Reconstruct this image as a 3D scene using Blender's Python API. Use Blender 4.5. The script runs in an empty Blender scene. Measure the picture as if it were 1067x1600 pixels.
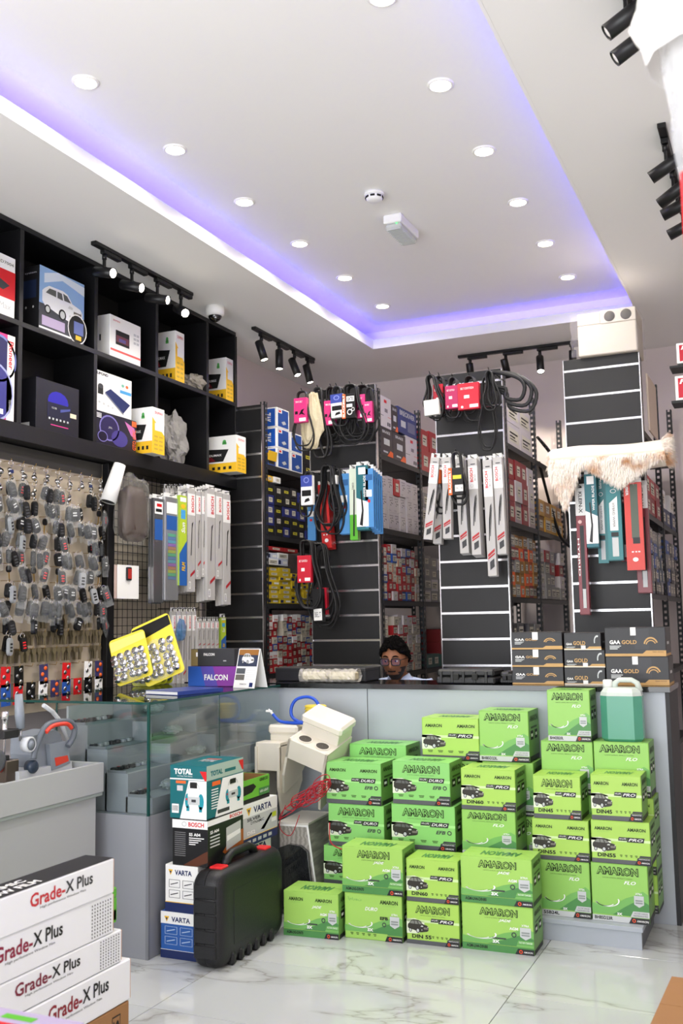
import bpy, math, random
from mathutils import Vector, Matrix
random.seed(7)
C = bpy.context.scene.collection
R = math.radians
# ------------------------------------------------------------------ camera
F, CX, CY, EYE = 1556.0, 533.5, 800.0, 1.4
ROT = ((0.91206428, 0.40968944, -0.01712627), (-0.06057479, 0.09331005, -0.9937927), (-0.40554832, 0.90744024, 0.10992162))
cam = bpy.data.cameras.new('camera'); co = bpy.data.objects.new('camera', cam); C.objects.link(co)
cam.sensor_fit = 'VERTICAL'; cam.sensor_height = 36; cam.lens = F / 1600 * 36
m = Matrix((ROT[0], [-v for v in ROT[1]], [-v for v in ROT[2]])).transposed().to_4x4()
m.translation = (0, 0, EYE); co.matrix_world = m
cam.clip_start = .02; cam.clip_end = 100
cam.dof.use_dof = True; cam.dof.focus_distance = 5.2; cam.dof.aperture_fstop = 4.5
bpy.context.scene.camera = co
# ------------------------------------------------------------------ world, daylight from the shop front, exposure
w = bpy.data.worlds.new('daylight'); bpy.context.scene.world = w; w.use_nodes = True
w.node_tree.nodes['Background'].inputs[0].default_value = (.93, .96, 1, 1)
w.node_tree.nodes['Background'].inputs[1].default_value = 2.2
vs = bpy.context.scene.view_settings
vs.view_transform = 'Standard'; vs.look = 'None'; vs.gamma = 1; vs.use_curve_mapping = False
vs.exposure = 0.05
def area(name, loc, rot, sx, sy, power, col):
    l = bpy.data.lights.new(name, 'AREA'); l.shape = 'RECTANGLE'; l.size = sx; l.size_y = sy; l.energy = power; l.color = col
    o = bpy.data.objects.new(name, l); o.location = loc; o.rotation_euler = rot; C.objects.link(o); return o
area('shop_window_daylight', (-1.7, -1.45, 1.5), (R(103), 0, 0), 3.8, 2.7, 165, (.96, .98, 1))

# ------------------------------------------------------------------ helpers
def on(px, py, X=None, Y=None, Z=None):
    a, b = (px - CX) / F, (py - CY) / F
    d = [ROT[0][i] * a + ROT[1][i] * b + ROT[2][i] for i in range(3)]
    t = X / d[0] if X is not None else Y / d[1] if Y is not None else (Z - EYE) / d[2]
    return Vector((t * d[0], t * d[1], EYE + t * d[2]))
def lin(h):
    h = h.lstrip('#'); o = []
    for i in (0, 2, 4):
        c = int(h[i:i + 2], 16) / 255
        o.append(c / 12.92 if c <= .04045 else ((c + .055) / 1.055) ** 2.4)
    return (*o, 1)
_M = {}
def mat(h, rough=.5, metal=0, alpha=1, emit=0, spec=.5, bump=0, bscale=60, var=0, vscale=6, trans=0, coat=0, ior=1.45):
    k = (h, rough, metal, alpha, emit, spec, bump, bscale, var, vscale, trans, coat, ior)
    if k in _M: return _M[k]
    mt = bpy.data.materials.new('m_' + h.strip('#') + '_%d' % len(_M)); mt.use_nodes = True
    nt = mt.node_tree; b = nt.nodes['Principled BSDF']; I = b.inputs
    I['Base Color'].default_value = lin(h); I['Roughness'].default_value = rough; I['Metallic'].default_value = metal
    I['Specular IOR Level'].default_value = spec; I['IOR'].default_value = ior; I['Alpha'].default_value = alpha
    I['Transmission Weight'].default_value = trans; I['Coat Weight'].default_value = coat
    if emit: I['Emission Color'].default_value = lin(h); I['Emission Strength'].default_value = emit
    if var or bump:
        tc = nt.nodes.new('ShaderNodeTexCoord')
    if var:
        n = nt.nodes.new('ShaderNodeTexNoise'); n.inputs['Scale'].default_value = vscale; n.inputs['Detail'].default_value = 4
        nt.links.new(tc.outputs['Object'], n.inputs['Vector'])
        mx = nt.nodes.new('ShaderNodeHueSaturation'); mx.inputs['Color'].default_value = lin(h)
        mr = nt.nodes.new('ShaderNodeMapRange'); mr.inputs['To Min'].default_value = 1 - var; mr.inputs['To Max'].default_value = 1 + var
        nt.links.new(n.outputs['Fac'], mr.inputs['Value']); nt.links.new(mr.outputs['Result'], mx.inputs['Value'])
        nt.links.new(mx.outputs['Color'], I['Base Color'])
    if bump:
        n2 = nt.nodes.new('ShaderNodeTexNoise'); n2.inputs['Scale'].default_value = bscale; n2.inputs['Detail'].default_value = 3
        nt.links.new(tc.outputs['Object'], n2.inputs['Vector'])
        bp = nt.nodes.new('ShaderNodeBump'); bp.inputs['Strength'].default_value = bump; bp.inputs['Distance'].default_value = .01
        nt.links.new(n2.outputs['Fac'], bp.inputs['Height']); nt.links.new(bp.outputs['Normal'], I['Normal'])
    _M[k] = mt; return mt
class MB:
    def __init__(s): s.v = []; s.f = []; s.mi = []; s.sm = []; s.mats = []
    def add(s, vs_, fs, mt, smooth=False, T=None):
        if mt not in s.mats: s.mats.append(mt)
        k = s.mats.index(mt); o = len(s.v)
        for p in vs_:
            s.v.append(tuple(T @ Vector(p)) if T is not None else tuple(p))
        for f in fs:
            s.f.append([i + o for i in f]); s.mi.append(k); s.sm.append(smooth)
        return s
    def box(s, x0, x1, y0, y1, z0, z1, mt, b=0, T=None):
        if x0 > x1: x0, x1 = x1, x0
        if y0 > y1: y0, y1 = y1, y0
        if z0 > z1: z0, z1 = z1, z0
        if not b:
            v = [(x, y, z) for z in (z0, z1) for y in (y0, y1) for x in (x0, x1)]
            return s.add(v, [(0, 2, 3, 1), (4, 5, 7, 6), (0, 1, 5, 4), (2, 6, 7, 3), (0, 4, 6, 2), (1, 3, 7, 5)], mt, T=T)
        v = []; idx = {}
        X, Y, Z = (x0, x1), (y0, y1), (z0, z1)
        for i in (0, 1):
            for j in (0, 1):
                for k in (0, 1):
                    c = (X[i], Y[j], Z[k]); d = (b if i == 0 else -b, b if j == 0 else -b, b if k == 0 else -b)
                    for a in range(3):
                        p = [c[n] + (0 if n == a else d[n]) for n in range(3)]
                        idx[i, j, k, a] = len(v); v.append(p)
        f = []
        for a in range(3):
            o1, o2 = [(1, 2), (2, 0), (0, 1)][a]
            for sgn in (0, 1):
                q = []
                for (p1, p2) in ((0, 0), (1, 0), (1, 1), (0, 1)):
                    t = [0, 0, 0]; t[a] = sgn; t[o1] = p1; t[o2] = p2; q.append(idx[t[0], t[1], t[2], a])
                f.append(q if sgn else q[::-1])
            for p1 in (0, 1):
                for p2 in (0, 1):
                    t0 = [0, 0, 0]; t0[o1] = p1; t0[o2] = p2; t1 = list(t0); t1[a] = 1
                    q = [idx[t0[0], t0[1], t0[2], o1], idx[t1[0], t1[1], t1[2], o1], idx[t1[0], t1[1], t1[2], o2], idx[t0[0], t0[1], t0[2], o2]]
                    f.append(q if (p1 != p2) else q[::-1])
        for i in (0, 1):
            for j in (0, 1):
                for k in (0, 1):
                    q = [idx[i, j, k, 0], idx[i, j, k, 1], idx[i, j, k, 2]]
                    f.append(q if (i + j + k) % 2 else q[::-1])
        return s.add(v, f, mt, T=T)
    def cyl(s, p0, p1, r0, r1=None, n=16, mt=None, caps=True, smooth=True, T=None):
        r1 = r0 if r1 is None else r1; p0, p1 = Vector(p0), Vector(p1)
        return s.tube([p0, p1], [r0, r1], n, mt, caps=caps, smooth=smooth, T=T)
    def tube(s, pts, r, n, mt, closed=False, caps=True, smooth=True, flat=1, T=None, up=None):
        pts = [Vector(p) for p in pts]; N = len(pts); rr = r if isinstance(r, (list, tuple)) else [r] * N
        v = []; pu = None
        for i, p in enumerate(pts):
            if closed: t = pts[(i + 1) % N] - pts[i - 1]
            else: t = pts[min(i + 1, N - 1)] - pts[max(i - 1, 0)]
            t = t.normalized() if t.length > 1e-9 else Vector((0, 0, 1))
            if up is not None: u = Vector(up) - t * t.dot(Vector(up)); pu = u.normalized() if u.length > 1e-4 else pu
            elif pu is None:
                u = Vector((0, 0, 1)) if abs(t.z) < .9 else Vector((1, 0, 0)); pu = (u - t * t.dot(u)).normalized()
            else:
                u = pu - t * t.dot(pu); pu = u.normalized() if u.length > 1e-6 else pu
            if pu is None: pu = Vector((1, 0, 0))
            b = t.cross(pu)
            for k in range(n):
                a = 2 * math.pi * k / n; v.append(p + (pu * math.cos(a) * flat + b * math.sin(a)) * rr[i])
        f = []
        for i in range(N if closed else N - 1):
            for k in range(n):
                a, b2 = i * n + k, i * n + (k + 1) % n; j = (i + 1) % N
                f.append((a, b2, j * n + (k + 1) % n, j * n + k))
        s.add(v, f, mt, smooth, T)
        if caps and not closed:
            o = len(s.v) - len(v); k = s.mats.index(mt)
            s.f.append([o + i for i in range(n)][::-1]); s.mi.append(k); s.sm.append(False)
            s.f.append([o + (N - 1) * n + i for i in range(n)]); s.mi.append(k); s.sm.append(False)
        return s
    def lathe(s, prof, n, mt, smooth=True, T=None, cap=True):
        v = []; f = []
        for (r, z) in prof:
            for k in range(n):
                a = 2 * math.pi * k / n; v.append((r * math.cos(a), r * math.sin(a), z))
        for i in range(len(prof) - 1):
            for k in range(n):
                f.append((i * n + k, i * n + (k + 1) % n, (i + 1) * n + (k + 1) % n, (i + 1) * n + k))
        if cap:
            f.append([k for k in range(n)][::-1]); f.append([(len(prof) - 1) * n + k for k in range(n)])
        return s.add(v, f, mt, smooth, T)
    def prism(s, poly, a, b, mt, axis='y', T=None, smooth=False):
        n = len(poly)
        def P(u, w, t): return (u, t, w) if axis == 'y' else (t, u, w) if axis == 'x' else (u, w, t)
        v = [P(u, w, a) for u, w in poly] + [P(u, w, b) for u, w in poly]
        f = [[i, (i + 1) % n, n + (i + 1) % n, n + i] for i in range(n)] + [list(range(n))[::-1], list(range(n, 2 * n))]
        return s.add(v, f, mt, smooth, T)
    def grid(s, rows, mt, smooth=True, closed=False, T=None):
        n = len(rows[0]); v = [p for r_ in rows for p in r_]; f = []
        for i in range(len(rows) - 1):
            for k in range(n if closed else n - 1):
                f.append((i * n + k, i * n + (k + 1) % n, (i + 1) * n + (k + 1) % n, (i + 1) * n + k))
        return s.add(v, f, mt, smooth, T)
    def mesh(s, name):
        me = bpy.data.meshes.new(name); me.from_pydata(s.v, [], s.f)
        for mt in s.mats: me.materials.append(mt)
        me.polygons.foreach_set('material_index', s.mi); me.polygons.foreach_set('use_smooth', s.sm)
        me.update(); return me
def recalc(me):
    import bmesh
    bm = bmesh.new(); bm.from_mesh(me); bmesh.ops.recalc_face_normals(bm, faces=bm.faces); bm.to_mesh(me); bm.free()
def ob(name, mb, parent=None, loc=(0, 0, 0), rot=(0, 0, 0), label=None, cat=None, group=None, kind=None):
    me = mb if isinstance(mb, bpy.types.Mesh) else mb.mesh(name)
    if not isinstance(mb, bpy.types.Mesh): recalc(me)
    o = bpy.data.objects.new(name, me); C.objects.link(o); o.parent = parent; o.location = loc; o.rotation_euler = rot
    return tag(o, label, cat, group, kind)
def tag(o, label=None, cat=None, group=None, kind=None):
    if label: o['label'] = label
    if cat: o['category'] = cat
    if group: o['group'] = group
    if kind: o['kind'] = kind
    return o
def thing(name, label, cat, loc=(0, 0, 0), rot=(0, 0, 0), group=None, kind=None):
    o = bpy.data.objects.new(name, None); o.empty_display_size = .05; C.objects.link(o); o.location = loc; o.rotation_euler = rot
    return tag(o, label, cat, group, kind)
def dup(o, loc, rot=None, label=None, group=None, parent=None):
    c = o.copy(); C.objects.link(c); c.location = loc
    if rot is not None: c.rotation_euler = rot
    if label: c['label'] = label
    if group: c['group'] = group
    for ch in list(o.children):
        d = ch.copy(); C.objects.link(d); d.parent = c
        for g in list(ch.children):
            e = g.copy(); C.objects.link(e); e.parent = d
    return c
_T = {}
def textmesh(s, bold=0, shear=0):
    k = (s, bold, shear)
    if k in _T: return _T[k]
    cu = bpy.data.curves.new('t', 'FONT'); cu.body = s; cu.offset = bold; cu.shear = shear; cu.resolution_u = 2; cu.fill_mode = 'FRONT'
    o = bpy.data.objects.new('t', cu); C.objects.link(o)
    me = o.to_mesh(); v = [tuple(p.co) for p in me.vertices]; f = [tuple(p.vertices) for p in me.polygons]
    o.to_mesh_clear(); bpy.data.objects.remove(o); bpy.data.curves.remove(cu)
    if not v: v = [(0, 0, 0), (1, 0, 0), (1, 1, 0)]; f = [(0, 1, 2)]
    xs = [p[0] for p in v]; ys = [p[1] for p in v]; x0, x1, y0, y1 = min(xs), max(xs), min(ys), max(ys)
    v = [((p[0] - x0) / (x1 - x0 + 1e-9), (p[1] - y0) / (y1 - y0 + 1e-9)) for p in v]
    _T[k] = (v, f); return _T[k]
class Print:
    """flat print on a carton face, drawn in 0..1 face units; w,h face size in metres"""
    def __init__(s): s.it = []
    def poly(s, mt, pts, l=1): s.it.append((mt, [(p[0], p[1]) for p in pts], [tuple(range(len(pts)))], l)); return s
    def rect(s, mt, u0, v0, u1, v1, l=1, sk=0): return s.poly(mt, [(u0, v0), (u1, v0), (u1 + sk, v1), (u0 + sk, v1)], l)
    def ell(s, mt, u, v, ru, rv, l=1, n=14): return s.poly(mt, [(u + ru * math.cos(2 * math.pi * k / n), v + rv * math.sin(2 * math.pi * k / n)) for k in range(n)], l)
    def ring(s, mt, u, v, ru, rv, t, l=1, n=20, a0=0, a1=360):
        P = []; Q = []
        for k in range(n + 1):
            a = R(a0 + (a1 - a0) * k / n); P.append((u + ru * math.cos(a), v + rv * math.sin(a))); Q.append((u + ru * (1 - t) * math.cos(a), v + rv * (1 - t) * math.sin(a)))
        for k in range(n): s.poly(mt, [P[k], P[k + 1], Q[k + 1], Q[k]], l)
        return s
    def text(s, mt, t, u0, v0, u1, v1, l=2, bold=0, shear=0, rot=0):
        v, f = textmesh(t, bold, shear)
        if rot == 90: v = [(1 - p[1], p[0]) for p in v]
        if rot == -90: v = [(p[1], 1 - p[0]) for p in v]
        if rot == 180: v = [(1 - p[0], 1 - p[1]) for p in v]
        s.it.append((mt, [(u0 + p[0] * (u1 - u0), v0 + p[1] * (v1 - v0)) for p in v], f, l)); return s
    def mesh(s, w, h, face='F', w3=(0, 0, 0), eps=.0006):
        """face F: front(-Y) plane at y=w3[1]; R: right(+X) plane; T: top; L: left"""
        mb = MB()
        for mt, pts, fs, l in s.it:
            e = eps * l; v = []
            for u, t in pts:
                if face == 'F': v.append((w3[0] + u * w, w3[1] - e, w3[2] + t * h))
                elif face == 'R': v.append((w3[0] + e, w3[1] + u * w, w3[2] + t * h))
                elif face == 'T': v.append((w3[0] + u * w, w3[1] + t * h, w3[2] + e))
                elif face == 'L': v.append((w3[0] - e, w3[1] + (1 - u) * w, w3[2] + t * h))
            mb.add(v, fs, mt)
        return mb.mesh('print')
def carton(name, label, cat, loc, dims, body, rz=0, prints=(), group=None, bevel=.002, flaps=True, tape=None, tilt=(0, 0)):
    """loc = front-left-bottom corner; dims = (w along X, d along Y, h)"""
    W, D, H = dims; k = ('carton', round(W, 4), round(D, 4), round(H, 4), body.name, flaps)
    if k not in _T:
        mb = MB(); mb.box(0, W, 0, D, 0, H - (.0015 if flaps else 0), body, b=min(bevel, W / 5, H / 5))
        if flaps:   # two lid flaps with a seam between them
            mb.box(.001, W - .001, .0006, D / 2 - .0012, H - .002, H, body); mb.box(.001, W - .001, D / 2 + .0012, D - .0006, H - .002, H, body)
        me = mb.mesh(name); recalc(me); _T[k] = me
    o = ob(name, _T[k], None, loc, (tilt[0], tilt[1], rz), label, cat, group)
    for nm, pm in prints: ob(nm, pm, o)
    if tape: ob('tape', MB().box(W * .5 - .025, W * .5 + .025, -.0008, D + .0008, H - .05, H + .0012, tape), o)
    return o
# shared materials
BLK = mat('#111113', .45); BLK2 = mat('#1c1c1f', .5); WHT = mat('#f2f2f0', .5); DGRY = mat('#3a3b3f', .5)
INK = mat('#161616', .6); PAPER = mat('#f4f4f2', .6); RED = mat('#d5161f', .5); STEEL = mat('#b9bcc0', .28, 1); CHROME = mat('#e8e8ea', .12, 1)
CLEAR = mat('#e9edf0', .18, 0, .22); FILM = mat('#d9d6cf', .15, 0, .42, bump=.6, bscale=30); KRAFT = mat('#a0744a', .75, var=.08)
# ------------------------------------------------------------------ the setting
HC, HU = 3.53, 3.70                        # lower ceiling ring, raised ceiling
XL, XR, YB, YF = -3.90, .62, 8.12, -1.5
def tile_mat():
    mt = bpy.data.materials.new('marble_tile'); mt.use_nodes = True; nt = mt.node_tree; b = nt.nodes['Principled BSDF']
    tc = nt.nodes.new('ShaderNodeNewGeometry'); oi = nt.nodes.new('ShaderNodeObjectInfo')
    ad = nt.nodes.new('ShaderNodeVectorMath'); ad.operation = 'MULTIPLY_ADD'; ad.inputs[1].default_value = (1, 1, 1)
    sc = nt.nodes.new('ShaderNodeVectorMath'); sc.operation = 'SCALE'; sc.inputs['Scale'].default_value = 9.0
    cb = nt.nodes.new('ShaderNodeCombineXYZ'); nt.links.new(oi.outputs['Random'], cb.inputs[0]); nt.links.new(oi.outputs['Random'], cb.inputs[2])
    nt.links.new(cb.outputs[0], sc.inputs[0]); nt.links.new(tc.outputs['Position'], ad.inputs[0]); nt.links.new(sc.outputs[0], ad.inputs[2])
    mp = nt.nodes.new('ShaderNodeMapping'); mp.inputs['Rotation'].default_value = (0, 0, R(28)); mp.inputs['Scale'].default_value = (.8, 2.2, 1)
    nt.links.new(ad.outputs[0], mp.inputs['Vector'])
    n = nt.nodes.new('ShaderNodeTexNoise'); n.inputs['Scale'].default_value = .9; n.inputs['Detail'].default_value = 6; n.inputs['Roughness'].default_value = .55; n.inputs['Distortion'].default_value = .5
    nt.links.new(mp.outputs[0], n.inputs['Vector'])
    r = nt.nodes.new('ShaderNodeValToRGB'); e = r.color_ramp.elements
    e[0].position = .47; e[0].color = lin('#bfc3c4'); e[1].position = .53; e[1].color = lin('#c4c7c7')
    x = e.new(.5); x.color = lin('#999994'); x = e.new(.495); x.color = lin('#b3b6b5'); x = e.new(.505); x.color = lin('#b4b7b6')
    nt.links.new(n.outputs['Fac'], r.inputs[0]); nt.links.new(r.outputs[0], b.inputs['Base Color'])
    b.inputs['Roughness'].default_value = .08; b.inputs['Specular IOR Level'].default_value = .55
    return mt
GROUT = mat('#6f6f6b', .9)
floor = ob('floor', MB().box(XL, XR, YF, YB, -.1, -.004, GROUT), kind='structure')
TM = tile_mat(); gx = [-2.237 + 1.19 * k for k in range(-2, 4)]; gy = [3.213 + .6 * k for k in range(-8, 10)]
tms = {}
for i in range(len(gx) - 1):
    for j in range(len(gy) - 1):
        x0, x1 = max(gx[i], XL), min(gx[i + 1], XR); y0, y1 = max(gy[j], YF), min(gy[j + 1], YB)
        if x1 - x0 < .02 or y1 - y0 < .02: continue
        k = (round(x1 - x0, 3), round(y1 - y0, 3))
        if k not in tms: tms[k] = MB().box(.0015, x1 - x0 - .0015, .0015, y1 - y0 - .0015, -.009, 0, TM, b=.0006).mesh('tile'); recalc(tms[k])
        ob('tile', tms[k], floor, (x0, y0, 0))
CEIL = mat('#f3f2f0', .85, var=.01, vscale=2); WALL = mat('#e4d9d8', .85, var=.015, vscale=3)
c0, c1, cb = -2.873, -.862, 7.09; cf = 1.0; LIP = .075
mb = MB(); mb.box(XL, c0, YF, YB, HC, HC + .02, CEIL); mb.box(c1, XR, YF, YB, HC, HC + .02, CEIL); mb.box(c0, c1, cb, YB, HC, HC + .02, CEIL); mb.box(c0, c1, YF, cf, HC, HC + .02, CEIL)
mb.box(XL, XR, YF, YB, HU, HU + .05, CEIL)
mb.box(c0 - .14, c0 - .12, cf - .12, cb + .14, HC + .02, HU, CEIL); mb.box(c1 + .12, c1 + .14, cf - .12, cb + .14, HC + .02, HU, CEIL)
mb.box(c0 - .14, c1 + .14, cb + .12, cb + .14, HC + .02, HU, CEIL); mb.box(c0 - .14, c1 + .14, cf - .14, cf - .12, HC + .02, HU, CEIL)
ceil = ob('ceiling', mb, kind='structure')
mb = MB(); t = .012
e = .003; z0_ = HC - .0015
mb.box(c0 - t, c0 + e, cf - t, cb + t, z0_, HC + LIP, CEIL); mb.box(c1 - e, c1 + t, cf - t, cb + t, z0_, HC + LIP, CEIL); mb.box(c0 + e, c1 - e, cb - e, cb + t, z0_, HC + LIP, CEIL); mb.box(c0 + e, c1 - e, cf - t, cf + e, z0_, HC + LIP, CEIL)
ob('trim_1', mb, label='white upstand lip around the raised ceiling', kind='structure')
LED = mat('#4c3cff', .5, emit=24)
mb = MB(); s_ = .045
mb.box(c0 - s_ - .012, c0 - s_, cf, cb, HC + .021, HC + .03, LED); mb.box(c1 + s_, c1 + s_ + .012, cf, cb, HC + .021, HC + .03, LED); mb.box(c0, c1, cb + s_, cb + s_ + .012, HC + .021, HC + .03, LED)
ob('led_strip', mb, label='violet LED strip glowing inside the ceiling recess', cat='led strip')
ob('wall_left', MB().box(XL - .1, XL, YF, YB, -.1, HU, WALL), kind='structure')
ob('wall_back', MB().box(XL, XR, YB, YB + .1, -.1, HU, WALL), kind='structure')
ob('wall_right', MB().box(XR, XR + .1, YF, YB, -.1, HU, WALL), kind='structure')
# shop front behind the camera: piers, lintel and mullions around the glazed opening
mb = MB(); fr = mat('#2b2c2e', .4)
mb.box(XL, XL + .25, YF - .1, YF, 0, HU, WALL); mb.box(XR - .25, XR, YF - .1, YF, 0, HU, WALL); mb.box(XL, XR, YF - .1, YF, 2.95, HU, WALL)
ob('wall_front', mb, kind='structure')
mb = MB()
for x in (XL + .27, -2.4, -.95, XR - .27): mb.box(x - .03, x + .03, YF - .08, YF - .02, 0, 2.95, fr)
mb.box(XL + .25, XR - .25, YF - .08, YF - .02, 2.88, 2.95, fr); mb.box(XL + .25, XR - .25, YF - .08, YF - .02, 0, .08, fr)
ob('window_1', mb, kind='structure')

# ------------------------------------------------------------------ ceiling fittings
LAMP = mat('#fff6e6', .4, emit=22)
ring = MB().lathe([(.058, 0), (.058, -.004), (.048, -.009), (.044, -.006), (.044, 0)], 28, mat('#f4f2ee', .4), cap=False); rm = ring.mesh('trim_ring'); recalc(rm)
lens = MB().lathe([(.0438, -.0045), (.03, -.0065), (.001, -.007)], 28, LAMP).mesh('lens'); recalc(lens)
rowsL = [(-2.596, 3.223 + .677 * k) for k in range(6)]; rowsR = [(-1.243, 3.232 + .674 * k) for k in range(6)]
ordw = ['nearest', 'second', 'third', 'fourth', 'fifth', 'farthest']
for side, rws in (('left', rowsL), ('right', rowsR)):
    for k, (x, y) in enumerate(rws):
        d = thing('ceiling_downlight', 'round recessed downlight, %s from the camera in the %s ceiling row' % (ordw[k], side), 'downlight', (x, y, HU), group='recessed ceiling downlights')
        ob('trim_ring', rm, d); ob('lens', lens, d)
        l = bpy.data.lights.new('downlight', 'SPOT'); l.energy = 44; l.spot_size = R(165); l.spot_blend = .8; l.color = (1, .94, .85); l.shadow_soft_size = .04
        o = bpy.data.objects.new('downlight_beam', l); o.location = (x, y, HU - .012); C.objects.link(o)
t = thing('smoke_detector', 'small white round smoke detector on the ceiling', 'smoke detector', (-1.915, 4.79, HU))
W2 = mat('#f3f3f2', .4)
ob('base', MB().lathe([(.052, 0), (.056, -.012), (.054, -.018)], 28, W2), t)
ob('head', MB().lathe([(.046, -.018), (.046, -.026), (.043, -.04), (.03, -.048), (.001, -.05)], 28, W2), t)
mb = MB()
for k in range(8):
    a = R(45 * k + 10); mb.box(-.012, .012, -.002, .002, -.034, -.024, INK, T=Matrix.Rotation(a, 4, 'Z') @ Matrix.Translation((0, -.0465, 0)))
ob('vent_slots', mb, t)
t = thing('emergency_light', 'white rectangular emergency light with clear ribbed cover on the ceiling', 'emergency light', (-1.93, 5.24, HU))
ob('housing', MB().box(-.055, .055, -.15, .15, -.05, 0, W2, b=.006), t)
mb = MB().box(-.048, .048, -.14, .14, -.085, -.05, mat('#dfe3e2', .2, 0, .75), b=.01)
for k in range(12): mb.box(-.046, .046, -.13 + .022 * k, -.124 + .022 * k, -.0865, -.084, mat('#c9cfce', .2))
ob('cover', mb, t); ob('status_led', MB().box(.02, .026, -.141, -.138, -.06, -.054, mat('#3dff6a', .4, emit=3)), t)
t = thing('dome_camera', 'white security dome camera with black bubble under the ceiling', 'security camera', (-3.42, 5.62, HC))
ob('mount', MB().lathe([(.062, 0), (.064, -.03), (.062, -.055), (.05, -.066)], 28, W2), t)
pr = [(.046 * math.cos(R(a)), -.06 - .046 * math.sin(R(a))) for a in range(0, 90, 12)] + [(.001, -.107)]
ob('bubble', MB().lathe(pr, 24, mat('#0c0c0e', .06, coat=1)), t)
ob('camera_eye', MB().lathe([(.012, 0), (.012, .008), (.001, .009)], 12, STEEL, T=Matrix.Translation((.02, -.03, -.085)) @ Matrix.Rotation(R(125), 4, 'X')), t)
MBLK = mat('#131315', .38)
def spot_head(parent, loc, aim, lit, power=12):
    """tube spotlight under a stem; aim = direction the lens looks"""
    aim = Vector(aim).normalized(); h = ob('spot_head', MB(), parent, loc)
    L, r = .155, .029; q = aim.to_track_quat('Z', 'Y').to_matrix().to_4x4(); T = Matrix.Translation((0, 0, -.105)) @ q
    mb = MB(); mb.lathe([(.001, -L / 2), (r - .003, -L / 2), (r, -L / 2 + .004), (r, L / 2), (r - .003, L / 2), (r - .004, L / 2 - .008)], 22, MBLK, T=T, cap=False)
    mb.cyl((0, 0, 0), (0, 0, -.03), .013, n=12, mt=MBLK); mb.box(-.008, .008, -.006, .006, -.095, -.03, MBLK)
    me = mb.mesh('spot_head'); recalc(me); h.data = me
    lm = mat('#fff3dd', .4, emit=26) if lit else mat('#e8e4dc', .3)
    ob('lens', MB().lathe([(r - .0042, L / 2 - .006), (.015, L / 2 - .003), (.001, L / 2 - .002)], 20, lm, T=T), h)
    if power:  # beam is added even where the lens stays unlit
        l = bpy.data.lights.new('spot', 'SPOT'); l.energy = power; l.spot_size = R(70); l.spot_blend = .5; l.color = (1, .86, .68); l.shadow_soft_size = .02
        o = bpy.data.objects.new('spot_beam', l); C.objects.link(o); o.parent = parent
        o.location = Vector(loc) + Vector((0, 0, -.105)) + aim * (L / 2 + .004); o.rotation_euler = (-aim).to_track_quat('Z', 'Y').to_euler()
def track(label, p0, p1, heads, z=HC):
    p0, p1 = Vector((p0[0], p0[1], z)), Vector((p1[0], p1[1], z)); d = p1 - p0; L = d.length; a = math.atan2(d.y, d.x)
    t = thing('track_light', label, 'track light', p0, (0, 0, a), group='black ceiling track lights')
    ob('rail', MB().box(0, L, -.018, .018, -.022, 0, MBLK, b=.002), t)
    inv = Matrix.Rotation(-a, 3, 'Z')
    for (s, aim, lit, pw) in heads:
        ob('adapter', MB().box(s * L - .02, min(s * L + .14, L - .005), -.016, .016, -.046, -.022, MBLK, b=.003), t)
        spot_head(t, (s * L, 0, -.046), inv @ Vector(aim), lit, pw)
track('black track with four lit spotlights above the black cubby shelves', (-3.41, 4.315), (-3.41, 5.31), [(.1, (.93, -.16, -.26), 1, 5), (.36, (.95, -.02, -.3), 1, 5), (.62, (.95, .08, -.22), 1, 5), (.88, (.72, -.45, -.45), 1, 5)])
track('black track with four spotlights above the left slatwall and parts rack', (-3.41, 6.13), (-3.41, 7.12), [(.12, (.32, .0, -.95), 1, 22), (.4, (.05, -.1, -1), 1, 22), (.66, (.4, -.1, -.9), 1, 22), (.9, (.25, .0, -1), 1, 22)])
track('black track with four spotlights near the back wall above the middle aisle', (-2.335, 7.6), (-1.36, 7.6), [(.1, (.0, .35, -1), 0, 20), (.4, (.1, .4, -.9), 0, 20), (.68, (.12, -.45, -.9), 1, 20), (.94, (-.1, .4, -.85), 0, 20)])
track('black track with spotlights pointing left, half hidden by the hanging wrapped goods', (-.385, 4.33), (-.385, 5.33), [(.12, (-.85, .1, -.42), 0, 6), (.42, (-.85, .25, -.45), 0, 6), (.6, (-.85, .1, -.3), 0, 6), (.88, (-.85, .0, -.35), 0, 6)])
track('black track with spotlights at the top right corner nearest the camera', (-.38, 2.55), (-.38, 3.5), [(.35, (-.85, -.05, -.55), 0, 6), (.72, (-.85, -.1, -.55), 0, 6), (.9, (-.85, -.1, -.55), 0, 6)])
# ------------------------------------------------------------------ black cubby cabinet over the left wall
CABX = -3.595; CYS = [2.74, 3.352, 3.964, 4.585, 5.20, 5.81, 6.2]   # divider positions along the wall
ZB0, ZB1, ZM, ZT = 2.366, 2.456, 3.0, HC
CAB = mat('#0f0f12', .42, var=.08, vscale=30); CABI = mat('#0a0a0c', .6)
cab = thing('cubby_cabinet', 'long black wall cabinet of open cubbies reaching the ceiling', 'cabinet', (CABX, 2.74, ZB0))
def cabpart(n, x0, x1, y0, y1, z0, z1, mt=CAB): return ob(n, MB().box(x0 - CABX, x1 - CABX, y0 - 2.74, y1 - 2.74, z0 - ZB0, z1 - ZB0, mt, b=.0015), cab)
XB = XL + .004
cabpart('bottom_board', XB, CABX, 2.74, 6.2, ZB0, ZB1); cabpart('top_board', XB, CABX, 2.74, 6.2, ZT - .03, ZT - .002)
cabpart('shelf_board', XB, CABX, 2.74, 6.2, ZM - .028, ZM)
for y in CYS: cabpart('divider', XB + .002, CABX - .001, y - .015, y + .015, ZB1, ZT - .03)
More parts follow.
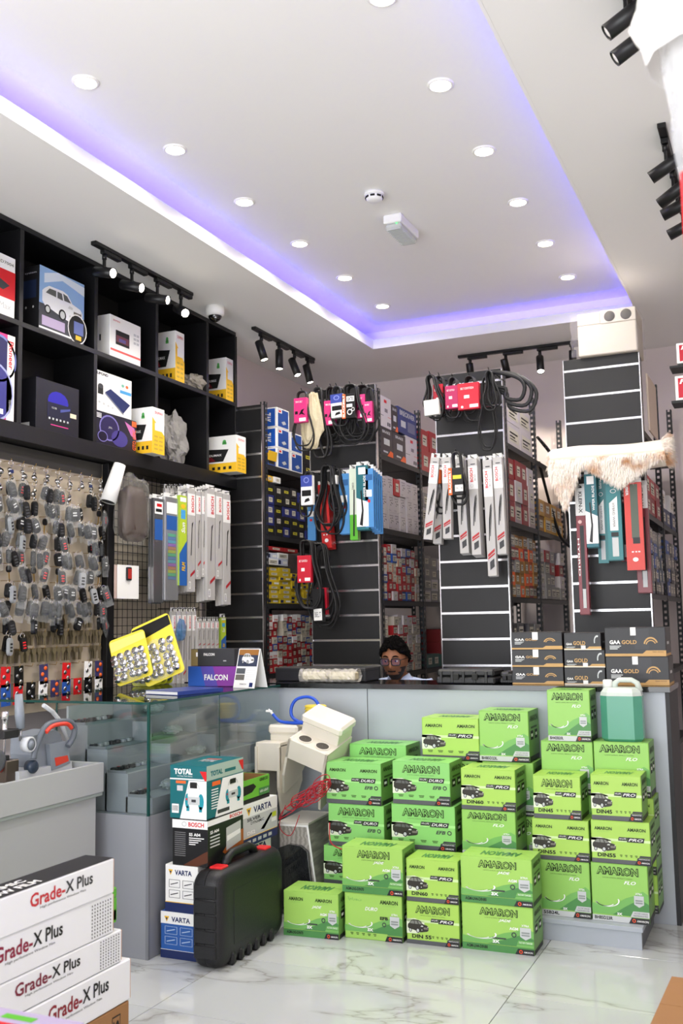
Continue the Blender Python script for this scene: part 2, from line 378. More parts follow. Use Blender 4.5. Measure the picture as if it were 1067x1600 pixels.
for k in range(len(CYS) - 1):
    a, b = CYS[k] + .015, CYS[k + 1] - .015
    cabpart('back_panel', XB, XB + .006, a, b, ZB1, ZM - .028, CABI)
    cabpart('back_panel', XB, XB + .006, a + (.0 if k % 2 else .0), b, ZM, ZT - .25, CABI); cabpart('back_panel', XB, XB + .006, a + .17, b, ZT - .25, ZT - .03, CABI)
# ------------------------------------------------------------------ key panel, post and wire grid below the cabinet
PX = -3.70; PANEL = mat('#b3a794', .8, var=.03)
panel = thing('peg_panel', 'beige peg panel with rows of brass hooks full of car keys', 'peg panel', (PX, 2.9, .95))
PY1 = 4.78
ob('board', MB().box(-.03, 0, 0, PY1 - 2.9, 0, 1.41, PANEL, b=.002), panel)
ob('header_strip', MB().box(-.0295, .004, 0, PY1 - 2.9, 1.325, 1.4105, mat('#3f3d3b', .6)), panel)  # grey strip, its colour darkened for the shade under the cabinet
ob('edge_frame', MB().box(-.03, .006, PY1 - 2.9, PY1 - 2.895, 0, 1.41, mat('#6d675d', .5)), panel)
ob('shelf_post', MB().box(XB, PX + .045, PY1 + .008, PY1 + .075, 0, ZB0 - .001, CAB, b=.002), label='black upright board between key panel and wire grid', cat='post')
GX = -3.72; WIRE = mat('#141416', .4); grid = thing('wire_grid', 'black wire grid panel holding wiper blade packs', 'wire grid', (GX, 4.87, 1.0))
GW, GH = 1.27, 1.35; wy = MB().cyl((0, 0, 0), (0, 0, GH), .0022, n=5, mt=WIRE).mesh('vertical_wire'); wz = MB().cyl((.004, 0, 0), (.004, GW, 0), .0022, n=5, mt=WIRE).mesh('horizontal_wire')
for k in range(26): ob('vertical_wire', wy, grid, (0, k * GW / 25, 0))
for k in range(28): ob('horizontal_wire', wz, grid, (0, 0, k * GH / 27))
ob('backing_board', MB().box(XL - GX + .002, XL - GX + .012, 0, 1.3, -.9, 1.36, mat('#c9bfae', .85, var=.02)), grid)
for k in range(2): ob('bracket', MB().box(XL - GX + .012, .002, .08 + k * 1.05, .1 + k * 1.05, .3, .33, WIRE), grid)
# ------------------------------------------------------------------ counter
CFY, CTZ, CBY = 4.92, 1.074, 5.28
LAM = mat('#a9b0b8', .38, var=.02, vscale=3); CTOP = mat('#101113', .08, spec=.6)
ctr = thing('sales_counter', 'long pale grey sales counter with glossy black top', 'counter', (-2.56, CFY, 0))
def cp(n, x0, x1, y0, y1, z0, z1, mt): return ob(n, MB().box(x0 + 2.56, x1 + 2.56, y0 - CFY, y1 - CFY, z0, z1, mt, b=.001), ctr)
cp('front_panel', -3.2, -2.070, CFY, CFY + .02, 0, CTZ - .026, LAM); cp('front_panel', -2.066, -.56, CFY, CFY + .02, 0, CTZ - .026, LAM)
cp('worktop', -3.2, -.535, CFY - .012, CBY, CTZ - .026, CTZ, CTOP)
cp('end_panel', -.56, -.54, CFY, CBY, 0, CTZ - .026, mat('#1d1d20', .5)); cp('back_panel', -3.2, -.56, CBY - .02, CBY, .1, CTZ - .026, mat('#26272a', .5))
plat = thing('display_step', 'low pale grey platform step carrying battery boxes', 'platform', (-1.1, 4.5, 0))
ob('step_board', MB().box(-.05, .448, 0, .415, .074, .094, LAM, b=.001), plat); ob('kick_panel', MB().box(-.04, .44, .012, .03, 0, .074, LAM), plat); ob('side_panel', MB().box(.425, .44, .03, .41, 0, .074, mat('#5d6066', .5)), plat)
ob('side_panel', MB().box(-.04, -.025, .03, .41, 0, .074, LAM), plat)
# ------------------------------------------------------------------ glass display cabinet
DX, DY, DX0, DY1, DZ, DT = -2.555, 3.643, -3.06, 4.85, .589, 1.07
GR = mat('#93969c', .4, var=.02, vscale=3); GRD = mat('#7d8086', .45)
def glass_mat(tint=(.95, .98, .975, 1)):
    mt = bpy.data.materials.new('pane_glass'); mt.use_nodes = True; nt = mt.node_tree; b = nt.nodes['Principled BSDF']
    tr = nt.nodes.new('ShaderNodeBsdfTransparent'); tr.inputs[0].default_value = tint
    gl = nt.nodes.new('ShaderNodeBsdfGlossy'); gl.inputs['Roughness'].default_value = .02
    lw = nt.nodes.new('ShaderNodeLayerWeight'); lw.inputs[0].default_value = .5; pw = nt.nodes.new('ShaderNodeMath'); pw.operation = 'POWER'; pw.inputs[1].default_value = 4
    ma = nt.nodes.new('ShaderNodeMath'); ma.operation = 'MULTIPLY_ADD'; ma.inputs[1].default_value = .8; ma.inputs[2].default_value = .045
    mx = nt.nodes.new('ShaderNodeMixShader'); nt.links.new(lw.outputs['Facing'], pw.inputs[0]); nt.links.new(pw.outputs[0], ma.inputs[0]); nt.links.new(ma.outputs[0], mx.inputs[0])
    nt.links.new(tr.outputs[0], mx.inputs[1]); nt.links.new(gl.outputs[0], mx.inputs[2])
    nt.links.new(mx.outputs[0], nt.nodes['Material Output'].inputs[0]); nt.nodes.remove(b); return mt
GLASS = glass_mat(); GEDGE = mat('#17443f', .1)
ds = thing('glass_display', 'grey display cabinet with glass top and stepped shelves of key remotes', 'display cabinet', (DX, DY, 0))
def dp(n, x0, x1, y0, y1, z0, z1, mt, b=0): return ob(n, MB().box(x0 - DX, x1 - DX, y0 - DY, y1 - DY, z0, z1, mt, b=b), ds)
dp('base', DX0, DX, DY, DY1, 0, DZ, GR, .001); dp('corner_strip', DX - .012, DX + .0015, DY - .0015, DY + .012, 0, DZ, GRD)
for (a, b, z) in ((DX0 + .02, -2.926, .958), (-2.926, -2.816, .855), (-2.816, -2.704, .755), (-2.704, DX - .02, .657)):
    dp('step_tread', a, b + .012, DY + .04, DY1 - .02, DZ + .001, z, GR, .001)
    dp('step_back', a - .001, a + .011, DY + .05, DY1 - .02, z, min(z + .1, 1.04), mat('#b2b3b4', .4)); dp('step_end', a + .011, b - .0, DY + .041, DY + .047, z, z + .012, GRD)
    for y in (4.02, 4.42): dp('divider', a + .012, b + .005, y, y + .012, z, min(z + .09, 1.03), GR)
t_ = .008
for (a, b, c, d) in ((DX0, DX, DY, DY + t_), (DX - t_, DX, DY + t_, 4.225), (DX - t_, DX, 4.229, DY1)):
    dp('pane', a, b, c, d, DZ, DT - .010, GLASS)
dp('top_glass', -3.42, DX + .004, DY - .004, DY1, DT - .010, DT, glass_mat((.34, .48, .46, 1)))  # dark tint stands in for the dark reflections on the top
mb = MB()
for (a, b, c, d) in ((-3.42, DX + .006, DY - .006, DY - .004), (DX + .004, DX + .006, DY - .004, DY1)): mb.box(a - DX, b - DX, c - DY, d - DY, DT - .011, DT - .0005, GEDGE)
mb.box(-.009, .0012, -.0012, .009, DZ, DT - .011, GEDGE); mb.box(-.0005, .0006, 4.2245 - DY, 4.2295 - DY, DZ, DT - .011, GEDGE); mb.box(DX0 - DX, DX0 - DX + .006, -.001, .006, DZ, DT - .011, GEDGE)
ob('glass_edge', mb, ds)
# ------------------------------------------------------------------ grey key-cutting bench at the left edge
TX, TY1, TZ = -2.735, 3.57, .818
TB = mat('#a8abab', .4, var=.02, vscale=3); bench = thing('work_bench', 'pale grey bench with deep apron carrying the key machine', 'bench', (TX, 1.6, 0))
def tb(n, x0, x1, y0, y1, z0, z1, mt=TB): return ob(n, MB().box(x0 - TX, x1 - TX, y0 - 1.6, y1 - 1.6, z0, z1, mt, b=.0015), bench)
tb('front_apron', TX - .018, TX, 1.6, TY1, .695, TZ); tb('end_apron', -3.36, TX - .018, TY1 - .018, TY1, .695, TZ)
tb('worktop', -3.36, TX - .018, 1.6, TY1 - .018, .735, .755); tb('front_panel', TX - .045, TX - .025, 1.6, TY1 - .02, 0, .735)
tb('end_panel', -3.36, TX - .045, TY1 - .04, TY1 - .02, 0, .735); tb('apron_rail', TX - .025, TX - .004, 1.6, TY1 - .002, .68, .695, mat('#8f9894', .4))
# ------------------------------------------------------------------ slatwall columns and racks behind the counter
SY = 6.2; SLAT = mat('#151517', .45, var=.06, vscale=14); ALU = mat('#cfcfd2', .25, 1); RZ = [2.945 - .16675 * k for k in range(18)]
def slatwall(label, x0, x1, z1=3.018):
    t = thing('slatwall_column', label, 'slatwall', (x0, SY, 0)); W = x1 - x0
    zs = [z1] + [z for z in RZ if z > .05] + [.0]
    ms = {}
    for k in range(len(zs) - 1):
        a, b = zs[k + 1] + (.007 if k < len(zs) - 2 else 0), zs[k] - (.007 if k else 0)
        kk = round(b - a, 3)
        if kk not in ms: ms[kk] = MB().box(.006, W - .006, 0, .016, 0, kk, SLAT, b=.001).mesh('slat'); recalc(ms[kk])
        ob('slat', ms[kk], t, (0, 0, a))
    rl = MB(); rl.box(.004, W - .004, .004, .017, -.007, .007, ALU); rl.box(.004, W - .004, -.0015, .004, .004, .007, ALU); rl.box(.004, W - .004, -.0015, .004, -.007, -.0045, ALU); rm_ = rl.mesh('rail'); recalc(rm_)
    for z in RZ:
        if z > .05: ob('rail', rm_, t, (0, 0, z))
    for x in (0, W - .006): ob('edge_trim', MB().box(x, x + .006, -.003, .03, 0, z1, ALU), t)
    ob('backing', MB().box(.006, W - .006, .018, .03, 0, z1 - .002, mat('#1a1a1c', .6)), t)
    return t
slatwall('black slatwall panel beside the black cubbies, behind the wiper packs', -3.86, -3.385, 2.97)
slatwall('black slatwall column with drive belts, left behind the counter', -3.006, -2.5); slatwall('black slatwall column with wiper packs, in the middle behind the counter', -2.076, -1.615); slatwall('black slatwall column under the foam box, on the right', -1.222, -.753)
UP = mat('#2b2d31', .45); SH = mat('#2a2b2e', .5)
def upright_mesh():
    mb = MB(); H, w = 3.0, .038; n = 75; p = H / n
    for fl in (0, 1):
        for a in (0, w - .011):
            if fl == 0: mb.box(-.002, 0, a, a + .011, 0, H, UP)
            else: mb.box(-a - .011, -a, 0, .002, 0, H, UP)
        for k in range(n):
            z = k * p
            if fl == 0: mb.box(-.002, 0, .011, w - .011, z, z + p * .55, UP)
            else: mb.box(-w + .011, -.011, 0, .002, z, z + p * .55, UP)
    me = mb.mesh('upright'); recalc(me); return me
UPM = upright_mesh(); RYS = [6.245, 7.07, 8.0]; SZ = [2.545, 2.035, 1.542, 1.045, .55, .1]
def rack(label, xr, width, ys=RYS):
    t = thing('shelving_rack', label, 'shelving rack', (xr, ys[0], 0), group='slotted steel racks behind the counter')
    for y in ys:
        ob('upright', UPM, t, (0, y - ys[0], 0)); ob('upright', UPM, t, (-width, y - ys[0], 0), (0, 0, R(-90)))
    for i in range(len(ys) - 1):
        a, b = ys[i] - ys[0] + .03, ys[i + 1] - ys[0] + .012
        sm = MB(); sm.box(-width + .004, -.003, a, b, -.004, 0, SH); sm.box(-.006, -.003, a, b, -.036, 0, SH); sm.box(-width + .004, -width + .007, a, b, -.036, 0, SH); sm = sm.mesh('shelf'); recalc(sm)
        for z in SZ: ob('shelf', sm, t, (0, 0, z))
    return t
rack('dark slotted steel rack at far left, stacked with filter boxes', -3.385, .44); rack('dark slotted steel rack behind the seated man', -2.5, .44); rack('dark slotted steel rack right of the middle slatwall column', -1.615, .42); rack('dark slotted steel rack at the right edge behind the fur roll', -.755, .42)
# ------------------------------------------------------------------ green battery cartons
G_PRO = mat('#a8d25c', .38, var=.03, vscale=5); G_DURO = mat('#8ace70', .38, var=.03, vscale=5); G_FLO = mat('#93c860', .38, var=.03, vscale=5); G_JADE = mat('#a2d062', .38, var=.03, vscale=5)
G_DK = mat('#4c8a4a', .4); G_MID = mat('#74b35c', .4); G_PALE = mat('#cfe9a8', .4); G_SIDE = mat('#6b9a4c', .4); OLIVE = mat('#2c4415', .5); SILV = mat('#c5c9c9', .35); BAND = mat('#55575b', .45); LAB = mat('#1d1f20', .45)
CARB = mat('#2d2a22', .4); CARW = mat('#cfd3cf', .4); ORNG = mat('#e8502a', .5)
def car(p, u0, v0, u1, v1, suv=False, body=CARB, l=2):
    def q(x, y): return (u0 + (u1 - u0) * x, v0 + (v1 - v0) * y)
    if suv:
        out = [(0, .42), (.0, .75), (.06, .86), (.16, .98), (.5, 1), (.62, .94), (.74, .7), (.94, .62), (1, .5), (.99, .25), (.93, .17), (.62, .08), (.5, .12), (.2, .25), (.06, .3)]
        win = [[(.08, .72), (.17, .9), (.33, .91), (.33, .7)], [(.36, .7), (.36, .91), (.47, .9), (.5, .68)], [(.53, .7), (.5, .92), (.6, .89), (.7, .7)]]
    else:
        out = [(0, .4), (.01, .62), (.08, .72), (.17, .93), (.27, 1), (.52, .99), (.62, .9), (.72, .7), (.93, .62), (1, .48), (.99, .24), (.92, .16), (.62, .07), (.5, .12), (.2, .26), (.05, .3)]
        win = [[(.1, .7), (.2, .9), (.3, .92), (.32, .68)], [(.35, .68), (.33, .93), (.45, .92), (.5, .68)], [(.54, .68), (.49, .92), (.6, .87), (.69, .69)]]
    p.poly(body, [q(*a) for a in out], l)
    for w_ in win: p.poly(mat('#7d8078', .3) if not suv else mat('#5d605f', .3), [q(*a) for a in w_], l + 1)
    for cx_, r_ in ((.13, .12), (.49, .15)):
        p.ell(INK, *q(cx_, .2), (u1 - u0) * r_ * .62, (v1 - v0) * r_ * 1.25, l + 1); p.ell(SILV, *q(cx_, .2), (u1 - u0) * r_ * .4, (v1 - v0) * r_ * .85, l + 2)
    p.poly(CARW, [q(.62, .5), (q(.74, .5)), (q(.75, .58)), (q(.66, .6))], l + 1); p.poly(CARW, [q(.95, .46), q(.99, .47), q(.98, .53), q(.94, .54)], l + 1)
    p.rect(mat('#77716a', .3), *q(.77, .32), *q(.97, .47), l + 1); p.ell(CARW, *q(.68, .26), (u1 - u0) * .02, (v1 - v0) * .04, l + 1)
def corner(p, band, x=.72):
    p.rect(band, 0, 0, 1, .1, 1); p.poly(LAB, [(x, 0), (1, 0), (1, .12), (x + .05, .12)], 2); p.ring(ORNG, x + .08, .06, .025, .035, .45, 3); p.text(PAPER, 'AMARON', x + .12, .04, .97, .075, 3, .01)
def logo(p, u0, v0, u1, v1, inner):
    p.text(OLIVE, 'AMARON', u0, v0, u1, v1, 2, .075); p.text(inner, 'AMARON', u0 + .016, v0 + .02, u1 - .016, v1 - .02, 3, -.012)
    p.text(OLIVE, 'LASTS LONG, REALLY LONG.', u0 + .14 * (u1 - u0), v0 - .055, u1 - .14 * (u1 - u0), v0 - .035, 2)
def small_logo(p, u0, v0, u1, v1): p.text(OLIVE, 'AMARON', u0, v0, u1, v1, 2, .035); p.text(G_MID, 'LASTS LONG, REALLY LONG.', u0 + .05, v0 - .04, u1 - .05, v0 - .027, 2)
def hilife(p, word, u0, v0, u1, v1):
    m_ = u0 + .34 * (u1 - u0); p.rect(LAB, u0, v0 + .25 * (v1 - v0), m_, v1, 2, .015); p.rect(LAB, m_, v0, u1, v1, 2, .018)
    p.text(PAPER, 'HI-LIFE', u0 + .02, v0 + .5 * (v1 - v0), m_ - .005, v1 - .018, 3, .0, .3); p.text(PAPER, word, m_ + .03, v0 + .024, u1 - .012, v1 - .022, 3, .01, .3)
def shield(p, u, v, w_, h_):
    p.poly(SILV, [(u - w_, v + h_), (u + w_, v + h_), (u + w_, v - h_ * .5), (u, v - h_), (u - w_, v - h_ * .5)], 3); p.rect(mat('#8b9390', .4), u - w_ * .75, v + h_ * .05, u + w_ * .75, v + h_ * .3, 4); p.rect(mat('#8b9390', .4), u - w_ * .75, v - h_ * .35, u + w_ * .75, v - h_ * .1, 4)
    p.text(PAPER, 'XTRA', u - w_ * .7, v + h_ * 1.15, u + w_ * .7, v + h_ * 1.5, 4, .02)
def specs(p, mt, u0, u1, v, n=4):
    for k in range(n):
        a = u0 + (u1 - u0) * k / n; p.rect(mt, a, v, a + (u1 - u0) / n * .5, v + .016, 2); p.rect(mt, a + .01, v - .03, a + (u1 - u0) / n * .45, v - .014, 2)
def hills(p, dk, md, y0=.12):
    p.poly(md, [(0, y0), (1, y0), (1, .5), (.9, .56), (.74, .47), (.6, .42), (.4, .3), (.2, .26), (0, .3)], 1); p.poly(dk, [(.36, y0), (1, y0), (1, .34), (.86, .42), (.7, .34), (.55, .25)], 2)
def swoosh(p): p.ring(PAPER, .27, .36, .22, .11, .1, 3, 26, 200, 380); p.ring(PAPER, .24, .34, .17, .085, .12, 3, 20, 190, 330)
def design(kind, model):
    p = Print(); b = {'pro': G_PRO, 'duro': G_DURO, 'flo': G_FLO, 'jade': G_JADE}[kind.rstrip('12a')]
    if kind in ('pro2', 'pro1', 'duro2', 'duro1'):
        wd = 'PRO' if kind[0] == 'p' else 'DURO'; suv = wd == 'DURO'
        p.rect(G_PALE if not suv else mat('#a8e58c', .4), 0, .52, 1, .58, 1)
        if kind[-1] == '2': small_logo(p, .06, .77, .36, .85); small_logo(p, .62, .77, .93, .85)
        else: logo(p, .17, .73, .83, .92, b)
        p.poly(mat('#e3ecd2', .4), [(0, .24), (.2, .25), (.34, .32), (.34, .54), (.16, .6), (0, .58)], 1); car(p, .02, .26, .42, .575, suv)
        hilife(p, wd, .46, .52, .89, .63)
        if suv: p.text(DGRY, 'EFB', .7, .37, .85, .45, 2, .03, .3); p.ring(DGRY, .91, .41, .035, .05, .4, 2)
        if model: p.text(INK, model, .1, .14, .1 + .062 * len(model), .23, 2, .035)
        specs(p, OLIVE, .48 if model else .1, .82, .2, 4); corner(p, BAND)
        p.poly(DGRY, [(.76, .12), (1, .12), (1, .17), (.78, .17)], 2); p.poly(DGRY, [(.8, .175), (1, .175), (1, .22), (.82, .22)], 2); p.text(PAPER, 'MAINTENANCE FREE', .8, .13, .98, .155, 3)
    elif kind == 'flo':
        hills(p, G_DK, G_MID); swoosh(p); logo(p, .1, .8, .84, .95, b); p.text(PAPER, 'FLO', .58, .66, .79, .72, 4, .02, .35); shield(p, .83, .38, .085, .1)
        p.rect(SILV, 0, 0, 1, .1, 3); p.text(INK, model, .04, .025, .36, .085, 4, .03); specs(p, DGRY, .4, .68, .07, 3)
        p.poly(LAB, [(.64, 0), (1, 0), (1, .1), (.69, .1)], 4); p.ring(ORNG, .73, .05, .03, .032, .45, 5); p.text(PAPER, 'AMARON', .78, .03, .98, .065, 5, .01)
        p.poly(SILV, [(.67, .11), (1, .11), (1, .21), (.72, .21)], 3); p.text(DGRY, 'FACTORY CHARGED', .74, .165, .97, .19, 4); p.text(DGRY, 'MAINTENANCE FREE', .72, .125, .97, .15, 4); p.text(PAPER, '3X', .44, .12, .53, .165, 4, .04)
    elif kind in ('jade', 'jade2'):
        hills(p, G_DK, G_MID, .16); swoosh(p); (logo(p, .25, .76, .79, .93, b) if kind == 'jade' else (small_logo(p, .1, .79, .36, .87), small_logo(p, .58, .79, .88, .87))); p.text(PAPER, 'JADE', .52, .64, .7, .71, 4, .02, .35); p.text(PAPER, 'AGM', .67, .5, .79, .56, 4, .03); p.ring(DGRY, .73, .4, .035, .055, .4, 4)
        shield(p, .89, .44, .075, .13); p.text(PAPER, '3X', .43, .19, .53, .26, 4, .05); p.rect(DGRY, .43, .28, .62, .31, 3); p.rect(G_DK, 0, 0, 1, .15, 3); p.text(INK, model, .06, .05, .36, .12, 4, .03); specs(p, INK, .42, .72, .09, 4)
        p.poly(LAB, [(.74, 0), (1, 0), (1, .12), (.78, .12)], 4); p.ring(ORNG, .82, .06, .024, .04, .45, 5); p.text(PAPER, 'AMARON', .86, .04, .98, .075, 5, .01)
        p.poly(G_MID, [(.77, .22), (1, .22), (1, .29), (.79, .29)], 3); p.poly(G_MID, [(.75, .14), (1, .14), (1, .21), (.77, .21)], 3); p.text(PAPER, 'FACTORY CHARGED', .8, .235, .98, .27, 4)
    elif kind == 'jadea':
        hills(p, G_DK, G_MID, .16); swoosh(p); p.text(G_MID, 'أمارون', .06, .82, .3, .92, 2); small_logo(p, .62, .8, .93, .89); p.text(PAPER, 'DURO', .36, .64, .58, .72, 4, .02, .35); p.text(LAB, 'EFB', .62, .46, .76, .53, 4, .04); p.ring(DGRY, .69, .36, .035, .05, .4, 4)
        shield(p, .87, .42, .08, .13); p.text(PAPER, '3X', .4, .19, .5, .26, 4, .05); specs(p, OLIVE, .1, .6, .12, 5); p.poly(LAB, [(.7, 0), (1, 0), (1, .12), (.74, .12)], 4); p.ring(ORNG, .79, .06, .024, .04, .45, 5); p.text(PAPER, 'AMARON', .83, .04, .98, .075, 5, .01); p.poly(G_DK, [(.74, .14), (1, .14), (1, .27), (.79, .27)], 3)
    return p, b
_D = {}
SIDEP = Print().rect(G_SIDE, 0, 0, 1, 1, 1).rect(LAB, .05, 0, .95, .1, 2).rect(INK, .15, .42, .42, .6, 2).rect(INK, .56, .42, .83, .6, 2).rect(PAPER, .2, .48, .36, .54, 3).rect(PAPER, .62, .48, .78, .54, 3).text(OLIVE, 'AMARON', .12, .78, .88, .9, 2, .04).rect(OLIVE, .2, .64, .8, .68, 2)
def topprint(b): return Print().text(G_DK, 'AMARON', .25, .2, .8, .62, 2, .04, 0, 180)
def battery(kind, model, x, y, w_, z, h_, rz=0, label='', d=.175, cat='battery box'):
    p, b = design(kind, model); k = (kind, model, round(w_, 3), round(h_, 3), d)
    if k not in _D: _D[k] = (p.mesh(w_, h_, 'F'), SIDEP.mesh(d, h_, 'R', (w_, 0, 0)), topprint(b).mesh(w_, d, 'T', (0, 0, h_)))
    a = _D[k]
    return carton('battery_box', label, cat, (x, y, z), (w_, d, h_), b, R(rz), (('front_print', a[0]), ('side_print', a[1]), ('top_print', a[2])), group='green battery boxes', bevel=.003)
# front row on the floor
battery('jade2', 'AGM-LN3-DIN70', -2.18, 4.158, .266, 0, .195, 4, 'green JADE battery box on the floor beside the black tool case')
battery('jadea', '', -1.905, 4.222, .27, 0, .196, 3, 'green DURO battery box with Arabic logo on the floor, second in front row')
battery('jade', 'AGM-LN3-DIN70', -1.914, 4.222, .288, .198, .2, 2, 'green JADE battery box stacked on the box with Arabic logo')
battery('pro2', 'DIN60', -1.617, 4.25, .236, .18, .18, 2, 'yellow-green DIN60 battery box stacked on the DIN 55 floor box')
battery('pro1', 'DIN 55', -1.62, 4.25, .238, 0, .178, 2, 'yellow-green DIN 55 battery box standing on the floor')
battery('jade', 'AGM-LN4-DIN80', -1.374, 4.272, .31, 0, .192, 1, 'large green JADE battery box on the floor at right end of front row')
battery('jade', 'AGM-LN4-DIN80', -1.374, 4.272, .312, .194, .194, 1, 'large green JADE battery box, upper one at right end of front row')
# second row
battery('duro1', '', -2.115, 4.48, .29, 0, .155, 0, 'green battery box on the floor hidden behind the front row, left', d=.19)
battery('duro1', '', -2.128, 4.48, .29, .157, .175, 0, 'green DURO battery box mostly hidden behind the stacked JADE box', d=.19)
battery('duro1', '', -2.1, 4.48, .29, .335, .196, 0, 'green DURO battery box with wide logo, second from top of left stack', d=.19)
battery('duro2', '', -2.108, 4.48, .287, .533, .195, 0, 'green DURO battery box with two small logos, topmost of left stack', d=.19)
battery('duro1', '', -1.775, 4.48, .31, 0, .172, 0, 'green battery box hidden on the floor behind the DIN60 box', d=.19); battery('duro1', '', -1.775, 4.48, .31, .174, .172, 0, 'green battery box hidden under the middle DURO stack', d=.19)
battery('duro1', '', -1.772, 4.48, .312, .348, .2, 0, 'green DURO battery box, lower of the middle pair', d=.19); battery('duro1', '', -1.762, 4.48, .283, .55, .195, 0, 'green DURO battery box, upper of the middle pair', d=.19)
battery('flo', 'BH85D23L', -1.43, 4.48, .25, 0, .17, 0, 'green battery box hidden on the floor behind the large JADE pair', d=.19); battery('flo', 'BH85D23L', -1.43, 4.48, .25, .172, .168, 0, 'green battery box hidden behind the large JADE pair', d=.19)
battery('flo', 'BH85D23L', -1.428, 4.48, .25, .342, .2, 0, 'green FLO battery box under the DIN60 box of the middle stack', d=.19); battery('pro2', 'DIN60', -1.426, 4.48, .253, .544, .182, 0, 'yellow-green DIN60 battery box on top of a FLO box', d=.19)
# back row against the counter
for k in range(3): battery('flo', 'BH85D23L', -2.07, 4.69, .3, k * .2, .198, 0, 'green box hidden against counter under the plain logo box, %s of its pile' % ('lowest', 'second', 'third')[k], d=.2)
battery('duro1', '', -2.075, 4.69, .305, .6, .19, 0, 'green battery box with only its logo showing behind the left stack', d=.2)
for k in range(3): battery('flo', 'BH85D23L', -1.67, 4.69, .26, k * .243, .241, 0, 'green box hidden against counter under the upper PRO box, %s of its pile' % ('lowest', 'second', 'third')[k], d=.2)
battery('pro2', '', -1.685, 4.69, .288, .731, .198, 0, 'yellow-green PRO battery box at the top against the counter', d=.2)
for k in range(3): battery('flo', 'BH85D23L', -1.385 + (.03 if k == 1 else 0), 4.69, .245, k * .244, .242, 0, 'green box under the tall BH85D23L box, %s of its pile' % ('lowest', 'second', 'third')[k], d=.2)
battery('flo', 'BH85D23L', -1.395, 4.69, .24, .734, .234, 0, 'tall green BH85D23L FLO battery box on top of the middle back stack', d=.2)
# right group on the step
battery('flo', '55B24L', -1.09, 4.55, .216, .095, .237, 0, 'green 55B24L FLO battery box on the step'); battery('flo', 'BH85D23R', -.868, 4.55, .24, .095, .242, 0, 'green BH85D23R FLO battery box at right end of the step')
battery('pro2', 'DIN55', -1.122, 4.55, .252, .334, .176, 0, 'yellow-green DIN55 battery box above the 55B24L box'); battery('pro2', 'DIN55', -.86, 4.55, .25, .339, .18, 0, 'yellow-green DIN55 battery box above the BH85D23R box')
battery('pro1', 'DIN45', -1.11, 4.55, .212, .512, .188, 0, 'yellow-green DIN45 battery box with wide logo on the right group'); battery('pro2', 'DIN45', -.853, 4.55, .216, .521, .193, 0, 'yellow-green DIN45 battery box with two small logos at right end')
for k in range(3): battery('flo', 'BH42B20L', -1.105, 4.73, .236, .095 + k * .166, .164, 0, 'green box hidden at back of right group, left side, %s of its pile' % ('lowest', 'second', 'third')[k], d=.18); battery('pro2', '', -.862, 4.73, .25, .095 + k * .166, .164, 0, 'green box hidden at back of right group, right side, %s of its pile' % ('lowest', 'second', 'third')[k], d=.18)
battery('flo', 'BH42B20L', -1.11, 4.73, .24, .595, .236, 0, 'green FLO battery box behind the DIN45 box with the wide logo', d=.18); battery('flo', 'BH85D23R', -.866, 4.73, .245, .595, .24, 0, 'green FLO battery box under the green jerrycan', d=.18)
battery('flo', 'BH42B20L', -1.072, 4.73, .198, .833, .233, 0, 'tall green BH42B20L FLO battery box, topmost beside the jerrycan', d=.16)
# ------------------------------------------------------------------ jerrycan
t = thing('jerrycan', 'translucent jerrycan of green coolant on top of a battery box', 'jerrycan', (-.833, 4.74, .8352)); JM = mat('#e4efe6', .3, 0, 1, trans=.3); JG = mat('#5fb093', .25, 0, 1, trans=.3)
JW, JD, JH = .186, .13, .275
def oct_(w_, d_, c): return [(c, 0), (w_ - c, 0), (w_, c), (w_, d_ - c), (w_ - c, d_), (c, d_), (0, d_ - c), (0, c)]
mb = MB(); rows = []
for (z, i, c) in ((0, .012, .03), (.012, .0, .034), (.205, .0, .034)): rows.append([(i + x * (1 - 2 * i / JW), i + y * (1 - 2 * i / JD), z) for x, y in oct_(JW, JD, c)])
mb.grid(rows, JG, smooth=False, closed=True); mb.add(rows[0], [list(range(8))[::-1]], JG); mb.add(rows[-1], [list(range(8))], JG); ob('liquid_body', mb, t)
rows = []
for (z, i, c) in ((.2055, .0, .034), (.222, .003, .034), (.238, .016, .03), (.243, .03, .02)): rows.append([(i + x * (1 - 2 * i / JW), i + y * (1 - 2 * i / JD), z) for x, y in oct_(JW, JD, c)])
mb = MB().grid(rows, JM, smooth=False, closed=True); mb.add(rows[0], [list(range(8))[::-1]], JM); mb.add(rows[-1], [list(range(8))], JM); ob('shoulder', mb, t)
ob('handle', MB().tube([(.062, .065, .23), (.066, .065, .262), (.085, .065, .276), (.14, .065, .276), (.165, .065, .262), (.176, .065, .225)], [.014, .013, .012, .012, .013, .015], 10, JM), t)
ob('cap', MB().lathe([(.022, 0), (.022, .03), (.018, .034), (.001, .034)], 20, mat('#f4f6f4', .4), T=Matrix.Translation((.032, .062, .243))), t); ob('neck', MB().lathe([(.024, -.012), (.02, .002)], 20, JM, T=Matrix.Translation((.032, .062, .243))), t)
